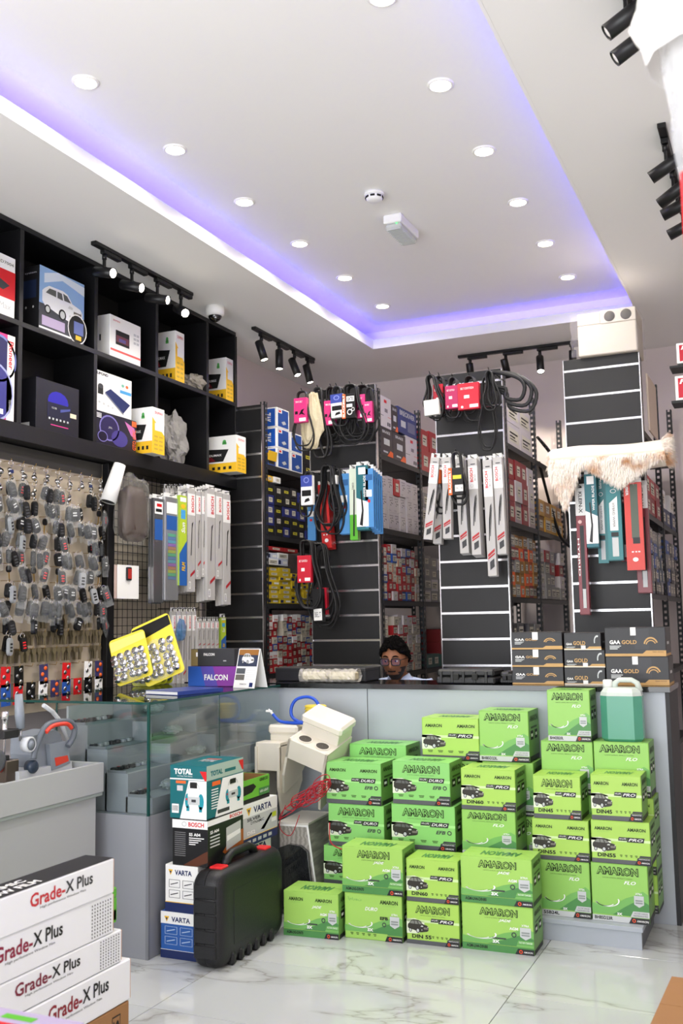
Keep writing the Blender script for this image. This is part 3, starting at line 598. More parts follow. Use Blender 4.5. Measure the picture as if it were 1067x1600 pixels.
# ------------------------------------------------------------------ black and gold boxes on the counter
GK = mat('#232326', .42, var=.05); GOLD = mat('#c39a5c', .45); CREAM = mat('#e9e2d2', .5)
def gaa(x, w_, z, h_, style, label):
    p = Print(); p.rect(GOLD, 0, 0, 1, .09, 1); p.poly(GOLD, [(.62, .09), (.68, .2), (1, .2), (1, .09)], 1)
    if style == 0:
        p.text(PAPER, 'GAA', .07, .5, .26, .64, 2, .04); p.text(CREAM if z > 9 else GOLD, 'GOLD', .28, .5, .52, .64, 2, .02); p.rect(PAPER, .42, .56, .53, 1, 3)
        for k in range(3): p.rect(SILV, .07, .42 - k * .06, .25 - .03 * k, .45 - k * .06, 2)
    elif style == 1:
        p.text(PAPER, 'GAA', .06, .28, .22, .42, 2, .03); p.text(GOLD, 'GOLD', .25, .28, .58, .52, 2, .03); p.rect(PAPER, .46, .06, .58, .26, 3); p.rect(SILV, .06, .16, .3, .19, 2); p.rect(SILV, .06, .11, .26, .13, 2); p.rect(CREAM, 0, 0, 1, .06, 2); p.ring(SILV, .9, .5, .09, .35, .3, 2, 10, 70, 200)
    else:
        p.text(PAPER, 'GAA', .08, .42, .26, .56, 2, .04); p.text(GOLD, 'GOLD', .28, .42, .53, .56, 2, .03); p.rect(PAPER, .43, .72, .52, 1, 3)
        for k in range(3): p.rect(SILV, .08, .34 - k * .05, .27 - .03 * k, .37 - k * .05, 2)
        for k in range(12): p.rect(mat('#34343a', .35), .5 + k * .02, .24, .508 + k * .02, .95, 1)
        p.text(INK, 'GAA GOLD', .78, .13, .96, .17, 2)
    if style != 1: p.ring(GOLD, .76, .38, .12, .28, .2, 2, 14, 20, 170); p.ring(GOLD, .76, .38, .085, .18, .2, 2, 10, 20, 170)
    s = Print().rect(GOLD, 0, 0, 1, .09, 1).rect(SILV, .2, .4, .6, .5, 2)
    o = carton('brake_pad_box', label, 'parts box', (x, 4.985, z), (w_, .2, h_), GK, 0, (('front_print', p.mesh(w_, h_, 'F')), ('side_print', s.mesh(.2, h_, 'R', (w_, 0, 0)))), group='black and gold boxes on the counter')
lv = ['bottom', 'middle', 'top']
for k in range(3): gaa(-1.3, .257, CTZ + .001 + k * .0865, .0855, 0, 'wide black and gold parts box, %s of the left stack of three on counter' % lv[k]); gaa(-1.038 + (.002 * k), .18 if k == 2 else .197, CTZ + .001 + k * .0845, .0835, 1, 'narrow black and gold parts box, %s of the middle stack on counter' % lv[k])
gaa(-.836, .292, CTZ + .001, .137, 2, 'large black and gold parts box, lower of the right pair on counter'); gaa(-.836, .284, CTZ + .139, .138, 2, 'large black and gold parts box, upper of the right pair on counter')
# ------------------------------------------------------------------ cartons facing the room from the left wall side
def side_carton(name, label, cat, pl, pr, yt, X, z0, depth, body, pR=None, pF=None, group=None, yb=None, pT=None, **kw):
    """visible +X face spans image columns pl..pr; depth runs back along -X; pF is the print on the face towards the camera"""
    a = on(pl, yt, X=X); b = on(pr, yt, X=X)
    if X <= CABX:
        mid = (a.y + b.y) / 2; lo = max(y for y in CYS if y < mid) + .018; hi = min(y for y in CYS if y > mid) - .018; a.y = max(a.y, lo); b.y = min(b.y, hi)
    W, D, H = depth, b.y - a.y, a.z - z0
    pr_ = []
    if pR: pr_.append(('front_print', pR.mesh(D, H, 'R', (W, 0, 0))))
    if pF: pr_.append(('side_print', pF.mesh(W, H, 'F')))
    if pT: pr_.append(('top_print', pT.mesh(W, D, 'T', (0, 0, H))))
    return carton(name, label, cat, (X - W, a.y, z0), (W, D, H), body, 0, pr_, group, **kw)
NAVY = mat('#1b2a5e', .4); VBLUE = mat('#2a5ca8', .4); SKY = mat('#8fb3e0', .5); SKY2 = mat('#d9e4f2', .5); ROAD = mat('#3b3d45', .5); PURP = mat('#3b2f63', .45); MAG = mat('#d23a86', .45); YEL = mat('#f3c12c', .45); ORG = mat('#f0682a', .5); TEAL = mat('#12686f', .4); TEAL2 = mat('#1d93a3', .4); LGRY = mat('#c9cbcc', .5); GRN = mat('#5cb531', .45); LIME = mat('#c9d83a', .45); CYAN = mat('#4aa3df', .45)
gz = 'boxed electronics in the black cubbies'; XQ = CABX - .015; Z1, Z2 = ZM + .001, ZB1 + .001
p = Print().rect(RED, 0, .3, 1, .76).poly(DGRY, [(.2, .5), (.7, .42), (.86, .52), (.5, .62), (.2, .6)], 2).text(DGRY, 'GM-D7004', .4, .85, .95, .9).text(LGRY, 'GM Max', .3, .12, .9, .22)
side_carton('amplifier_box', 'white amplifier box with red band, top row at the left edge', 'box', -40, 25, 376, XQ, Z1, .16, PAPER, p, group=gz)
p = Print().rect(SKY, 0, .3, 1, 1).poly(SKY2, [(.1, .75), (.5, .9), (1, .8), (1, .95), (.4, 1), (.1, .9)], 2).rect(ROAD, 0, 0, 1, .42, 2); car(p, .06, .26, .96, .74, True, mat('#eef0f2', .35), 3)
p.rect(mat('#b9a9c9', .5), .06, .09, .56, .24, 3).rect(PAPER, 0, .03, .7, .06, 3).ring(PAPER, .84, .22, .22, .24, .08, 6).ell(INK, .84, .22, .2, .22, 5).rect(mat('#5b6aa8', .4), .76, .14, .98, .34, 6).rect(YEL, .8, .05, .93, .12, 7)
q = Print().text(LGRY, 'sound system', .1, .87, .9, .91).rect(mat('#23304f', .4), .35, .5, .9, .78).ell(LGRY, .3, .36, .03, .02).ell(LGRY, .55, .36, .03, .02).ell(LGRY, .8, .36, .03, .02)
side_carton('stereo_box', 'dark car stereo box with a white off-road car under blue sky', 'box', 62, 132, 413, XQ, Z1, .2, BLK2, p, q, group=gz)
p = Print().text(RED, 'DUMAX', .1, .87, .32, .91).rect(INK, .18, .34, .62, .68).rect(mat('#6a2a3a', .4), .2, .4, .6, .56, 2).rect(mat('#5a4a8a', .4), .28, .42, .5, .5, 3).rect(mat('#e0564f', .4), .02, .16, 1, .21)
for k in range(6): p.rect(LGRY, .76 + .1 * (k % 2), .5 + .1 * (k // 2), .84 + .1 * (k % 2), .56 + .1 * (k // 2))
side_carton('monitor_box', 'white car monitor box with red stripe on the top row', 'box', 172, 220, 490, XQ, Z1, .11, PAPER, p, Print().rect(INK, .3, .4, .4, .55), group=gz)
def dumax(label, pl, pr, yt, z0, depth, X=XQ):
    r_ = Print().poly(YEL, [(0, 0), (1, 0), (1, .42), (0, .78)], 1).text(RED, 'DUMAX', .2, .86, .85, .92).rect(PAPER, .2, .5, .9, .66, 2)
    for k in range(8): r_.rect(mat('#caa53a', .5), .15 + .4 * (k % 2), .08 + .09 * (k // 2), .45 + .4 * (k % 2), .12 + .09 * (k // 2), 2)
    f_ = Print().rect(YEL, 0, 0, 1, .26, 1).poly(INK, [(.0, .3), (.62, .3), (.78, .62), (.0, .66)], 2).text(PAPER, 'DUMAX', .22, .45, .58, .51, 3, .02).poly(mat('#7a1f2a', .4), [(.02, .32), (.4, .32), (.3, .42), (.02, .5)], 3)
    for k in range(4): f_.rect(INK, .3 + .16 * k, .08, .38 + .16 * k, .16, 2)
    f_.ell(mat('#56b35a', .5), .66, .84, .05, .05, 2).rect(mat('#56b35a', .5), .6, .76, .72, .82, 2)
    return side_carton('head_unit_box', label, 'box', pl, pr, yt, X, z0, depth, PAPER, r_, f_, gz)
dumax('white and yellow head unit box on the top row beside the white monitor box', 274, 288, 516, Z1, .19); dumax('white and yellow head unit box at the far right of the top row', 353, 366, 558, Z1, .19)
dumax('white and yellow head unit box in front of bubble wrap on the lower row', 238, 257, 635, Z2, .2, CABX + .07); dumax('wide white and yellow head unit box at right end of the lower row', 369, 384, 679, Z2, .28, CABX + .13)
p = Print().ell(mat('#1f1f5a', .4), .55, .7, .5, .28).ring(mat('#8088c8', .3), .55, .7, .5, .28, .1, 2).ell(mat('#3a3a86', .35), .5, .3, .48, .34, 2).ring(mat('#aab0d8', .3), .5, .3, .48, .34, .08, 3).rect(PAPER, .8, 0, 1, 1, 2).text(RED, 'Pioneer', .84, .6, .96, .93, 3, .02, 0, -90).text(LGRY, 'TS-A6960F', .86, .05, .93, .25, 3, 0, 0, -90).rect(PAPER, .63, .06, .72, .12, 3)
side_carton('speaker_box', 'pink speaker box with blue cones and white spine, lower row at left edge', 'box', -38, 24, 505, XQ, Z2, .15, MAG, p, group=gz)
p = Print().ell(mat('#2a23a8', .35), .5, .62, .24, .2, 1).rect(mat('#1a1c33', .35), .25, .28, .8, .58, 2).text(LGRY, '10:08', .35, .46, .46, .5, 3).poly(mat('#4b5594', .3), [(.55, .42), (.78, .5), (.78, .54), (.55, .48)], 3).rect(MAG, .33, .13, .74, .15, 3).rect(mat('#e9dcc0', .5), .78, .37, .93, .46, 3)
for k in range(6): p.rect(SILV, .28 + .085 * k, .24, .32 + .085 * k, .28, 3)
side_carton('android_stereo_box', 'black stereo box with a glowing blue dial print, lower row', 'box', 57, 124, 588, XQ, Z2, .17, mat('#1b1b20', .35), p, Print().rect(LGRY, .3, .04, .75, .13), group=gz)
p = Print().ring(mat('#7d76b8', .3), .33, .55, .24, .4, .12, 2).ell(mat('#2a2450', .3), .33, .55, .22, .36, 1).ell(mat('#463e86', .3), .58, .3, .2, .26, 2).text(LGRY, 'JBL', .3, .53, .4, .6, 4).ell(mat('#17142e', .3), .17, .25, .12, .17, 3).ring(mat('#7d76b8', .3), .17, .25, .12, .17, .15, 4).poly(mat('#c76fae', .4), [(.7, .9), (.95, .75), (1, .4), (.86, .5)], 2).rect(ORG, .88, .8, 1, .97, 3).text(ORG, 'GTO 609C', .9, .05, .99, .7, 3, .02, 0, 90)
for k in range(4): p.rect(PAPER, .02, .8 + .04 * k, .14, .82 + .04 * k, 3)
jb = side_carton('speaker_set_box', 'dark purple speaker set box with orange lettering on its edge, lower row', 'box', 149, 213, 640, XQ, Z2, .16, mat('#1d1a2c', .35), p, group=gz)
zj = on(149, 640, X=XQ).z + .001
p = Print().text(INK, 'JUPOND', -.0, .87, .33, .96, 2, .03).poly(NAVY, [(.25, .5), (.4, .62), (.95, .36), (.76, .1)], 2).poly(mat('#777a88', .4), [(.25, .5), (.76, .1), (.76, .06), (.25, .46)], 3).rect(CYAN, .66, .6, .98, .68, 2).ell(mat('#74b8a0', .4), .74, .8, .04, .04).ell(ORG, .86, .8, .04, .04).rect(INK, .06, .42, .2, .62, 2).ell(DGRY, .13, .62, .07, .06, 3)
for k in range(4): p.ell(LGRY, .1 + .12 * k, .22 - .02 * k, .03, .03, 2)
side_carton('amplifier_carton', 'white box with flat navy amplifier picture, stacked on the purple speaker box', 'box', 149, 206, 576, XQ, zj, .13, PAPER, p, group=gz)
def crumple(name, label, cat, c, rx, ry, rz_, mt, seed=1, amp=.25, n=18, parent=None, flat=True, sq=1):
    rnd = random.Random(seed); import mathutils
    rows = []
    for i in range(n + 1):
        th = math.pi * i / n; r_ = []
        for k in range(n * 2):
            ph = math.pi * k / n; d = Vector((math.sin(th) * math.cos(ph), math.sin(th) * math.sin(ph), math.cos(th)))
            f = 1 + amp * (mathutils.noise.noise(d * 2.3 + Vector((seed, 0, 0))) + .5 * mathutils.noise.noise(d * 6 + Vector((0, seed, 0))))
            d = Vector([math.copysign(abs(c) ** sq, c) for c in d]); z = d.z * rz_ * f
            r_.append((d.x * rx * f, d.y * ry * f, max(z, -rz_ * .93)))
        rows.append(r_)
    mb = MB().grid(rows, mt, smooth=not flat, closed=True); return ob(name, mb, parent, c, label=label, cat=cat)
a = on(305, 592, X=XQ - .06); crumple('plastic_bag', 'crumpled clear plastic bag between the yellow boxes on the top row', 'plastic bag', (a.x, a.y, Z1 + .057), .06, .13, .06, mat('#b9b2a6', .15, 0, .6), 3, .5)
BUB = mat('#a9a7a4', .25, 0, .9, bump=1, bscale=160)
a = on(275, 690, X=XQ - .07); crumple('bubble_wrap_parcel', 'grey bubble wrap parcel standing behind the yellow box on the lower row', 'parcel', (a.x - .03, a.y, Z2 + .165), .07, .15, .176, BUB, 8, .4)
# ------------------------------------------------------------------ battery, compressor and tool boxes beside the glass display
def varta(white):
    p = Print()
    if white: p.rect(NAVY, 0, 0, 1, .2).rect(YEL, 0, .2, 1, .215)
    else: p.rect(PAPER, 0, .74, 1, 1).rect(NAVY, 0, 0, 1, .18).rect(PAPER, 0, .18, 1, .19)
    p.poly(YEL, [(.1, .9), (.24, .9), (.17, .78)], 2).poly(NAVY, [(.14, .87), (.2, .87), (.17, .81)], 3).text(NAVY, 'VARTA', .3, .79, .82, .9, 2, .03)
    ln = DGRY if white else mat('#b7cbe6', .5)
    for r_ in range(2):
        for k in range(2):
            u, v = .12 + .42 * k, .3 + .22 * r_
            p.rect(ln, u, v, u + .34, v + .008, 2).rect(ln, u, v + .16, u + .34, v + .168, 2).rect(ln, u, v, u + .012, v + .168, 2).rect(ln, u + .33, v, u + .342, v + .168, 2).poly(ln, [(u + .05, v + .05), (u + .28, v + .1), (u + .28, v + .12), (u + .05, v + .07)], 2)
    return p
def vside():
    return Print().rect(NAVY, 0, 0, 1, .2).rect(YEL, 0, .2, 1, .215).poly(YEL, [(.1, .9), (.24, .9), (.17, .72)], 2).text(NAVY, 'VARTA', .3, .76, .86, .92, 2, .03).rect(LGRY, .08, .3, .7, .6)
gv = 'battery boxes beside the glass display'
carton('battery_box', 'blue and white battery box at the bottom by the display cabinet', 'battery box', (-2.53, 3.70, 0), (.18, .28, .19), VBLUE, 0, [('front_print', varta(0).mesh(.18, .19, 'F'))], gv)
carton('battery_box', 'white battery box with navy foot above the blue one', 'battery box', (-2.508, 3.70, .191), (.163, .29, .193), PAPER, 0, [('front_print', varta(1).mesh(.163, .193, 'F')), ('side_print', vside().mesh(.29, .193, 'R', (.163, 0, 0)))], gv)
p = Print().rect(PAPER, 0, .8, 1, .98).text(RED, 'BOSCH', .46, .84, .9, .94, 2, .03).ring(SILV, .34, .89, .07, .055, .3, 2).text(PAPER, 'S5 A04', .48, .64, .8, .71, 2, .03).poly(mat('#5a2f1c', .4), [(.3, 0), (.9, .3), (1, .34), (1, .1), (.7, 0)], 1)
for k in range(12): p.rect(mat('#6f6f70', .5), .07, .2 + .045 * k, .38, .22 + .045 * k, 2)
for k in range(4): p.rect(PAPER, .48, .59 - .045 * k, .9 - .08 * k, .61 - .045 * k, 2)
q = Print().rect(PAPER, 0, .86, 1, .98).text(RED, 'BOSCH', .6, .88, .95, .96, 2, .03).poly(mat('#a55a24', .4), [(.4, .2), (.7, .5), (1, .55), (1, .05), (.6, .02)], 1).poly(mat('#c4c6c4', .4), [(.5, .2), (.92, .3), (.92, .76), (.5, .7)], 2).poly(PAPER, [(.52, .4), (.9, .48), (.9, .58), (.52, .52)], 3).text(PAPER, 'S5 A04', .06, .68, .3, .75, 2, .03)
for k in range(4): q.rect(LGRY, .06, .6 - .07 * k, .32, .63 - .07 * k, 2)
carton('battery_box', 'black battery box with white lettering band under the compressor box', 'battery box', (-2.472, 3.70, .386), (.176, .30, .192), mat('#17171a', .35), 0, [('front_print', p.mesh(.176, .192, 'F')), ('side_print', q.mesh(.3, .192, 'R', (.176, 0, 0)))], gv)
def compressor(p, u, v, s, l=3):
    p.ell(TEAL2, u - s * .9, v, s * .3, s * .7, l).ell(TEAL2, u + s * .95, v - s * .05, s * .4, s * .75, l).rect(SILV, u - s * .8, v - s * .35, u + s * .8, v + s * .4, l + 1).rect(PAPER, u - s * .8, v + s * .4, u + s * .7, v + s * 1.1, l + 1).rect(INK, u - s * .5, v + s * 1.2, u + s * .45, v + s * 1.75, l + 1).ring(SILV, u, v + s * 1.1, s * .8, s * .7, .12, l, 10, 0, 180).rect(DGRY, u - s * .3, v - s * .1, u + s * .3, v + s * .15, l + 2).rect(TEAL2, u - s * 1.0, v - s * .95, u - s * .6, v - s * .5, l).rect(TEAL2, u + s * .7, v - s * 1.0, u + s * 1.1, v - s * .5, l).rect(RED, u - s * 1.05, v + s * .05, u - s * .88, v + s * .25, l + 1)
p = Print().poly(PAPER, [(.28, 0), (1, 0), (1, .72), (.52, .72)], 1).rect(PAPER, 0, .73, 1, .755, 1).text(PAPER, 'TOTAL', .12, .83, .62, .94, 2, .05).text(PAPER, 'One-Stop Tools Station', .2, .78, .62, .815, 2).poly(RED, [(.82, .9), (.96, .72), (1, .72), (1, .9)], 2).rect(ORG, .17, .66, .44, .71, 2).rect(LGRY, .2, .52, .36, .62, 2).rect(PAPER, .06, .1, .25, .27, 2)
for k in range(8): p.rect(INK, .08 + .02 * k, .14, .088 + .02 * k, .24, 3)
compressor(p, .66, .34, .2)
q = Print().rect(mat('#a9bdb2', .45), 0, .72, 1, 1).poly(PAPER, [(.22, 0), (1, 0), (1, .7), (.42, .7)], 1).text(TEAL, 'TOTAL', .1, .79, .42, .89, 2, .05).rect(TEAL, .48, .8, .78, .86, 2).poly(RED, [(.86, .96), (.97, .76), (1, .76), (1, .96)], 2).rect(ORG, .14, .6, .36, .68, 2).rect(DGRY, .28, .05, .6, .12, 2)
for k in range(8): q.rect(PAPER, .12, .52 - .05 * k, .3, .54 - .05 * k, 2)
compressor(q, .7, .34, .17)
cb = carton('compressor_box', 'teal and white tyre compressor box on top of the black battery box', 'compressor box', (-2.485, 3.70, .579), (.184, .31, .222), TEAL, 0, [('front_print', p.mesh(.184, .222, 'F')), ('side_print', q.mesh(.31, .222, 'R', (.184, 0, 0))), ('top_print', Print().text(SILV, 'TOTAL', .3, .4, .75, .6, 2, .04).rect(mat('#c96a5a', .5), .3, .65, .7, .72).mesh(.184, .31, 'T', (0, 0, .222)))])
ob('lid_flap', MB().box(.01, .175, .29, .293, .215, .25, TEAL, T=Matrix.Translation((0, .0, .0)) @ Matrix.Rotation(R(-6), 4, 'X')), cb)
for k in range(2): carton('battery_box', 'white battery box hidden under the silver one, %s' % ('on the floor' if k == 0 else 'second from floor'), 'battery box', (-2.53, 4.03, .195 * k), (.18, .33, .193), PAPER, 0, [('side_print', vside().mesh(.33, .193, 'R', (.18, 0, 0)))], gv)
p = Print().rect(LGRY, 0, .22, 1, .7).rect(NAVY, 0, 0, 1, .2).rect(YEL, 0, .2, 1, .215).rect(PAPER, 0, .74, 1, 1).poly(YEL, [(.1, .92), (.24, .92), (.17, .72)], 2).poly(NAVY, [(.14, .88), (.2, .88), (.17, .79)], 3).text(NAVY, 'VARTA', .3, .76, .82, .92, 2, .03).text(DGRY, 'SILVER', .12, .59, .5, .67, 2, .03).text(DGRY, 'DYNAMIC', .22, .5, .6, .57, 2, .01).text(PAPER, 'D52', .12, .27, .34, .36, 3, .04).poly(mat('#a3a5a6', .5), [(.5, .3), (.8, .62), (.86, .6), (.6, .28)], 1).rect(LIME, .84, .5, .96, .62, 2).rect(PAPER, .82, .38, .96, .48, 2)
for k in range(5): p.rect(SILV, .12 + .15 * k, .06, .22 + .15 * k, .14, 2)
carton('battery_box', 'silver and white battery box standing behind the black battery box', 'battery box', (-2.5, 4.035, .39), (.18, .335, .185), PAPER, 0, [('side_print', p.mesh(.335, .185, 'R', (.18, 0, 0)))], gv)
p = Print().poly(INK, [(.0, .35), (.35, .42), (.5, .62), (.4, .78), (0, .75)], 1).rect(INK, 0, 0, 1, .18, 1).rect(G_DK, .6, .15, 1, .5, 1).text(INK, 'GRECO', .62, .8, .94, .93, 2, .03).text(PAPER, 'LED LIGHT', .64, .3, .95, .4, 2, .02)
mb = MB()
for (x0, x1, y0, y1) in ((0, .14, 0, .004), (0, .14, .256, .26), (0, .004, .004, .256), (.136, .14, .004, .256)): mb.box(x0, x1, y0, y1, 0, .105, mat('#6fbf3c', .45))
mb.box(.004, .136, .004, .256, 0, .004, KRAFT)
o = ob('lamp_carton', mb, None, (-2.475, 4.06, .577), label='open green carton with black print behind the compressor box', cat='carton'); ob('side_print', p.mesh(.26, .105, 'R', (.14, 0, 0)), o)
ob('inner_lining', MB().box(.005, .135, .252, .2555, .005, .104, KRAFT), o); ob('foam_insert', MB().box(.01, .12, .02, .2, .004, .06, mat('#8a6a4c', .8)), o)
# blow-moulded tool case
CASE = mat('#17181b', .42, bump=.15, bscale=220); t = thing('tool_case', 'black blow-moulded tool case with two red latches standing on the floor', 'tool case', (-2.262, 3.62, 0))
def rrect(w_, h_, r_, n=5):
    o = []
    for (cx_, cy_, a0) in ((w_ - r_, r_, -90), (w_ - r_, h_ - r_, 0), (r_, h_ - r_, 90), (r_, r_, 180)):
        for k in range(n + 1): a = R(a0 + 90 * k / n); o.append((cx_ + r_ * math.cos(a), cy_ + r_ * math.sin(a)))
    return o
CL, CHH = .575, .385
def shell(sgn, name):
    rows = []
    for (x, ins) in ((0, .0), (.03, .0), (.05, .006), (.065, .02), (.0715, .04), (.0725, .07)):
        rows.append([(sgn * (x + .0012), ins + u * (1 - 2 * ins / CL), ins + v * (1 - 2 * ins / CHH)) for u, v in rrect(CL, CHH, .055)])
    mb = MB().grid(rows, CASE, closed=True); mb.add(rows[-1], [list(range(len(rows[-1])))], CASE); mb.add(rows[0], [list(range(len(rows[0])))[::-1]], CASE)
    f = ob(name, mb, t)
    rb = MB().box(min(sgn * .072, sgn * .0755), max(sgn * .072, sgn * .0755), .11, .47, .08, .3, CASE, b=.0015)
    ob('raised_panel', rb, f)
    return f
shell(1, 'shell_half'); shell(-1, 'shell_half')
for k in range(5): ob('rib', MB().box(-.052, .052, -.004, .03, .045 + .059 * k, .098 + .059 * k, CASE, b=.004), t)
for k in range(6): ob('foot_rib', MB().box(.04, .082, .09 + .066 * k, .125 + .066 * k, .0, .055, CASE, b=.01), t)
ob('handle', MB().tube([(0, .16, .37), (0, .18, .405), (0, .22, .42), (0, .36, .42), (0, .40, .405), (0, .42, .37)], [.022, .019, .018, .018, .019, .022], 12, CASE), t)
for y in (.075, .455): ob('latch', MB().box(-.025, .035, y, y + .06, .378, .393, mat('#d5262a', .35), b=.004), t)
# ------------------------------------------------------------------ long film boxes at the lower left
WF = mat('#eef0f3', .38, var=.015); gb = 'long white window film boxes'
def filmbox(y1, z0, h_, x1, style, label, rz=0, L=1.55):
    W = .118; Y0 = y1 - L
    p = Print(); inner = PAPER
    col = {0: (mat('#c8313a', .5), mat('#a98b8b', .5)), 1: (mat('#8c1d3c', .5), INK), 2: (mat('#7c2038', .5), INK), 3: (mat('#8c1d2c', .5), INK)}[style]
    u0 = [.782, .695, .755, .86][style]; v0 = .32
    e = L - [.43, .56, .44, .31][style]; s = .29 / L
    u0 = {0: 1 - .402 / L, 1: 1 - .545 / L, 2: 1 - .505 / L, 3: 1 - .41 / L}[style]
    p.text(col[0], 'Grade-', u0, v0 + .16, u0 + s * .54, v0 + .52, 2, .02).text(INK if style else DGRY, 'X Plus', u0 + s * .545, v0 + .19, u0 + s, v0 + .52, 2, .02)
    p.text(DGRY, 'High perfomance Window Film', u0 + s * .15, v0 + .04, u0 + s * .88, v0 + .12, 2)
    dp_ = None
    if style in (1, 2):
        dp_ = Print()
        for i in range(8):
            for j in range(10): dp_.rect(INK, 1 - (.115 - .0135 * i) / L, .08 + .087 * j, 1 - (.115 - .0135 * i) / L + .0042 / L, .08 + .087 * j + .045, 2)
    pr_ = [('front_print', p.mesh(L, h_, 'R', (W, 0, 0)))]
    if style == 0:
        tp = Print().rect(mat('#222226', .45), 0, 0, .985, 1).text(PAPER, 'CERAMIC', .2, .63, .46, .78, 2, .03, 0, 90).text(PAPER, 'WINDOW FILM', .56, .57, .84, .79, 2, .03, 0, 90)
        pr_.append(('top_print', tp.mesh(W, L, 'T', (0, 0, h_))))
    o = carton('film_box', label, 'film box', (x1 - W, Y0, z0), (W, L, h_), WF, rz, pr_, gb, bevel=.004, flaps=False)
    if dp_: ob('dot_print', dp_.mesh(L, h_, 'R', (W, 0, 0)), o, kind='stuff')
    ob('end_flap', MB().box(.006, W - .003, L, L + .0035, .004, h_ - .004, mat('#c9a184', .7)), o)
    return o
zz = 0
o = carton('kraft_carton', 'brown corrugated carton under the white film boxes', 'carton', (-2.26, 1.33, 0), (.165, 1.55, .156), KRAFT, 0, [('side_print', Print().text(INK, '10', .945, .42, .965, .75, 2, .03).ring(INK, .955, .58, .02, .38, .1, 2, 4, 45, 405).ring(INK, .91, .55, .018, .3, .1, 2, 4, 45, 405).mesh(1.55, .156, 'R', (.165, 0, 0)))])
filmbox(2.89, .158, .132, -2.096, 3, 'white film box directly on the brown carton'); filmbox(2.845, .292, .104, -2.1, 2, 'white film box with dotted end, second from the bottom')
filmbox(2.8, .398, .124, -2.1, 1, 'white film box with dotted end, just under the black-topped one'); filmbox(2.795, .524, .112, -2.096, 0, 'white film box with black top, topmost of the stack')
ob('green_clip', MB().box(0, .05, 0, .035, .03, .062, GRN, b=.004).box(.04, .05, .01, .035, -.045, .03, GRN, b=.003).prism([(.02, -.05), (.05, -.05), (.05, -.01), (.035, -.03)], .01, .03, GRN), None, (-2.165, 2.803, .47), label='bright green plastic clip sticking out of the film boxes', cat='clip')
p = Print().rect(mat('#3a2630', .4), .05, .1, .55, .9).rect(RED, .6, .2, .95, .8).rect(GRN, .6, .86, .78, .93).text(PAPER, 'PLUS', .66, .4, .9, .6, 2, .03)
c_ = on(-8, 1588, Z=.62); carton('printed_carton', 'purple printed carton lying in the bottom left corner foreground', 'carton', (-1.82, 1.42, .56), (.46, .3, .04), mat('#b5a8c6', .4), 0, [('top_print', p.mesh(.46, .3, 'T', (0, 0, .04)))])
carton('foreground_carton', 'pale carton underneath the purple printed carton', 'carton', (-1.82, 1.42, 0), (.46, .3, .559), mat('#d8d2da', .5), 0)
c_ = on(1040, 1524, Z=.26); carton('kraft_carton', 'plain brown cardboard box at the lower right corner', 'carton', (c_.x, c_.y - .5, 0), (.4, .5, .26), KRAFT, R(-2), tape=mat('#c8a877', .4))
# ------------------------------------------------------------------ cream console boxes, pump and red net
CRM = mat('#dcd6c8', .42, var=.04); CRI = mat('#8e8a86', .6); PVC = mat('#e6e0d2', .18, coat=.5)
WOODG = bpy.data.materials.new('grey_woodgrain'); WOODG.use_nodes = True
nt = WOODG.node_tree; wv = nt.nodes.new('ShaderNodeTexWave'); wv.inputs['Scale'].default_value = 14; wv.inputs['Distortion'].default_value = 6; wv.inputs['Detail'].default_value = 3; tc = nt.nodes.new('ShaderNodeTexCoord'); mp = nt.nodes.new('ShaderNodeMapping'); mp.inputs['Rotation'].default_value = (R(20), 0, 0); mp.inputs['Scale'].default_value = (1, .35, 2.4)
nt.links.new(tc.outputs['Object'], mp.inputs[0]); nt.links.new(mp.outputs[0], wv.inputs['Vector']); rp = nt.nodes.new('ShaderNodeValToRGB'); rp.color_ramp.elements[0].color = lin('#8f8b85'); rp.color_ramp.elements[1].color = lin('#b3afa8'); nt.links.new(wv.outputs['Fac'], rp.inputs[0]); nt.links.new(rp.outputs[0], nt.nodes['Principled BSDF'].inputs['Base Color'])
def console(label, loc, rot, W=.225, cups=True, leg=.34):
    t = thing('armrest_console', label, 'console', loc, rot, group='cream armrest consoles')
    ob('lid', MB().box(-.004, W + .004, -.004, .165, -.048, 0, PVC, b=.012), t); ob('lid_base', MB().box(.008, W - .008, .004, .158, -.115, -.048, CRM, b=.004), t)
    if cups:
        mb = MB(); y0, y1, z = -.11, .004, -.1
        xs = [0, W * .08, W * .46, W * .54, W * .92, W]
        mb.box(0, W, y0, y0 + .012, -.2, z, CRM); mb.box(0, W, y0 + .012, y1, z - .006, z - .001, CRM)
        ob('tray', mb, t)
        for k in range(2):
            cx_ = W * (.28 + .44 * k); hole = MB().lathe([(.032, .0015), (.036, .0035), (.04, .0015)], 20, CRM, T=Matrix.Translation((cx_, -.048, z)), cap=False); ob('cup_ring', hole, t)
            ob('cup_shade_disc', MB().lathe([(.001, .0012), (.0325, .0012)], 20, mat('#4c4741', .7), T=Matrix.Translation((cx_, -.048, z)), cap=False), t)  # flat dark disc on the tray; the cup's inner shade is its colour
    else: ob('front_apron', MB().box(-.02, W - .045, -.1, -.088, -.22, -.08, CRM, b=.002).box(-.02, W - .045, -.088, .004, -.094, -.08, CRM), t)
    x0, x1 = (0, W) if cups else (-.02, W - .045)
    for x in (x0, x1 - .013):
        ob('side_panel', MB().prism([(-.11, -.1), (.15, -.1), (.15, -.3), (.05, -leg - .1), (-.075, -leg - .12), (-.11, -.3)], x, x + .013, CRM, axis='x'), t)
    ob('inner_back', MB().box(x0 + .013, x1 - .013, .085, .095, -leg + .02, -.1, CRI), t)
    return t
t = thing('woodgrain_console', 'pale wood-grain console box with dark wrapped front beside the tool case', 'console', (-2.34, 4.47, 0), (0, 0, R(4)))
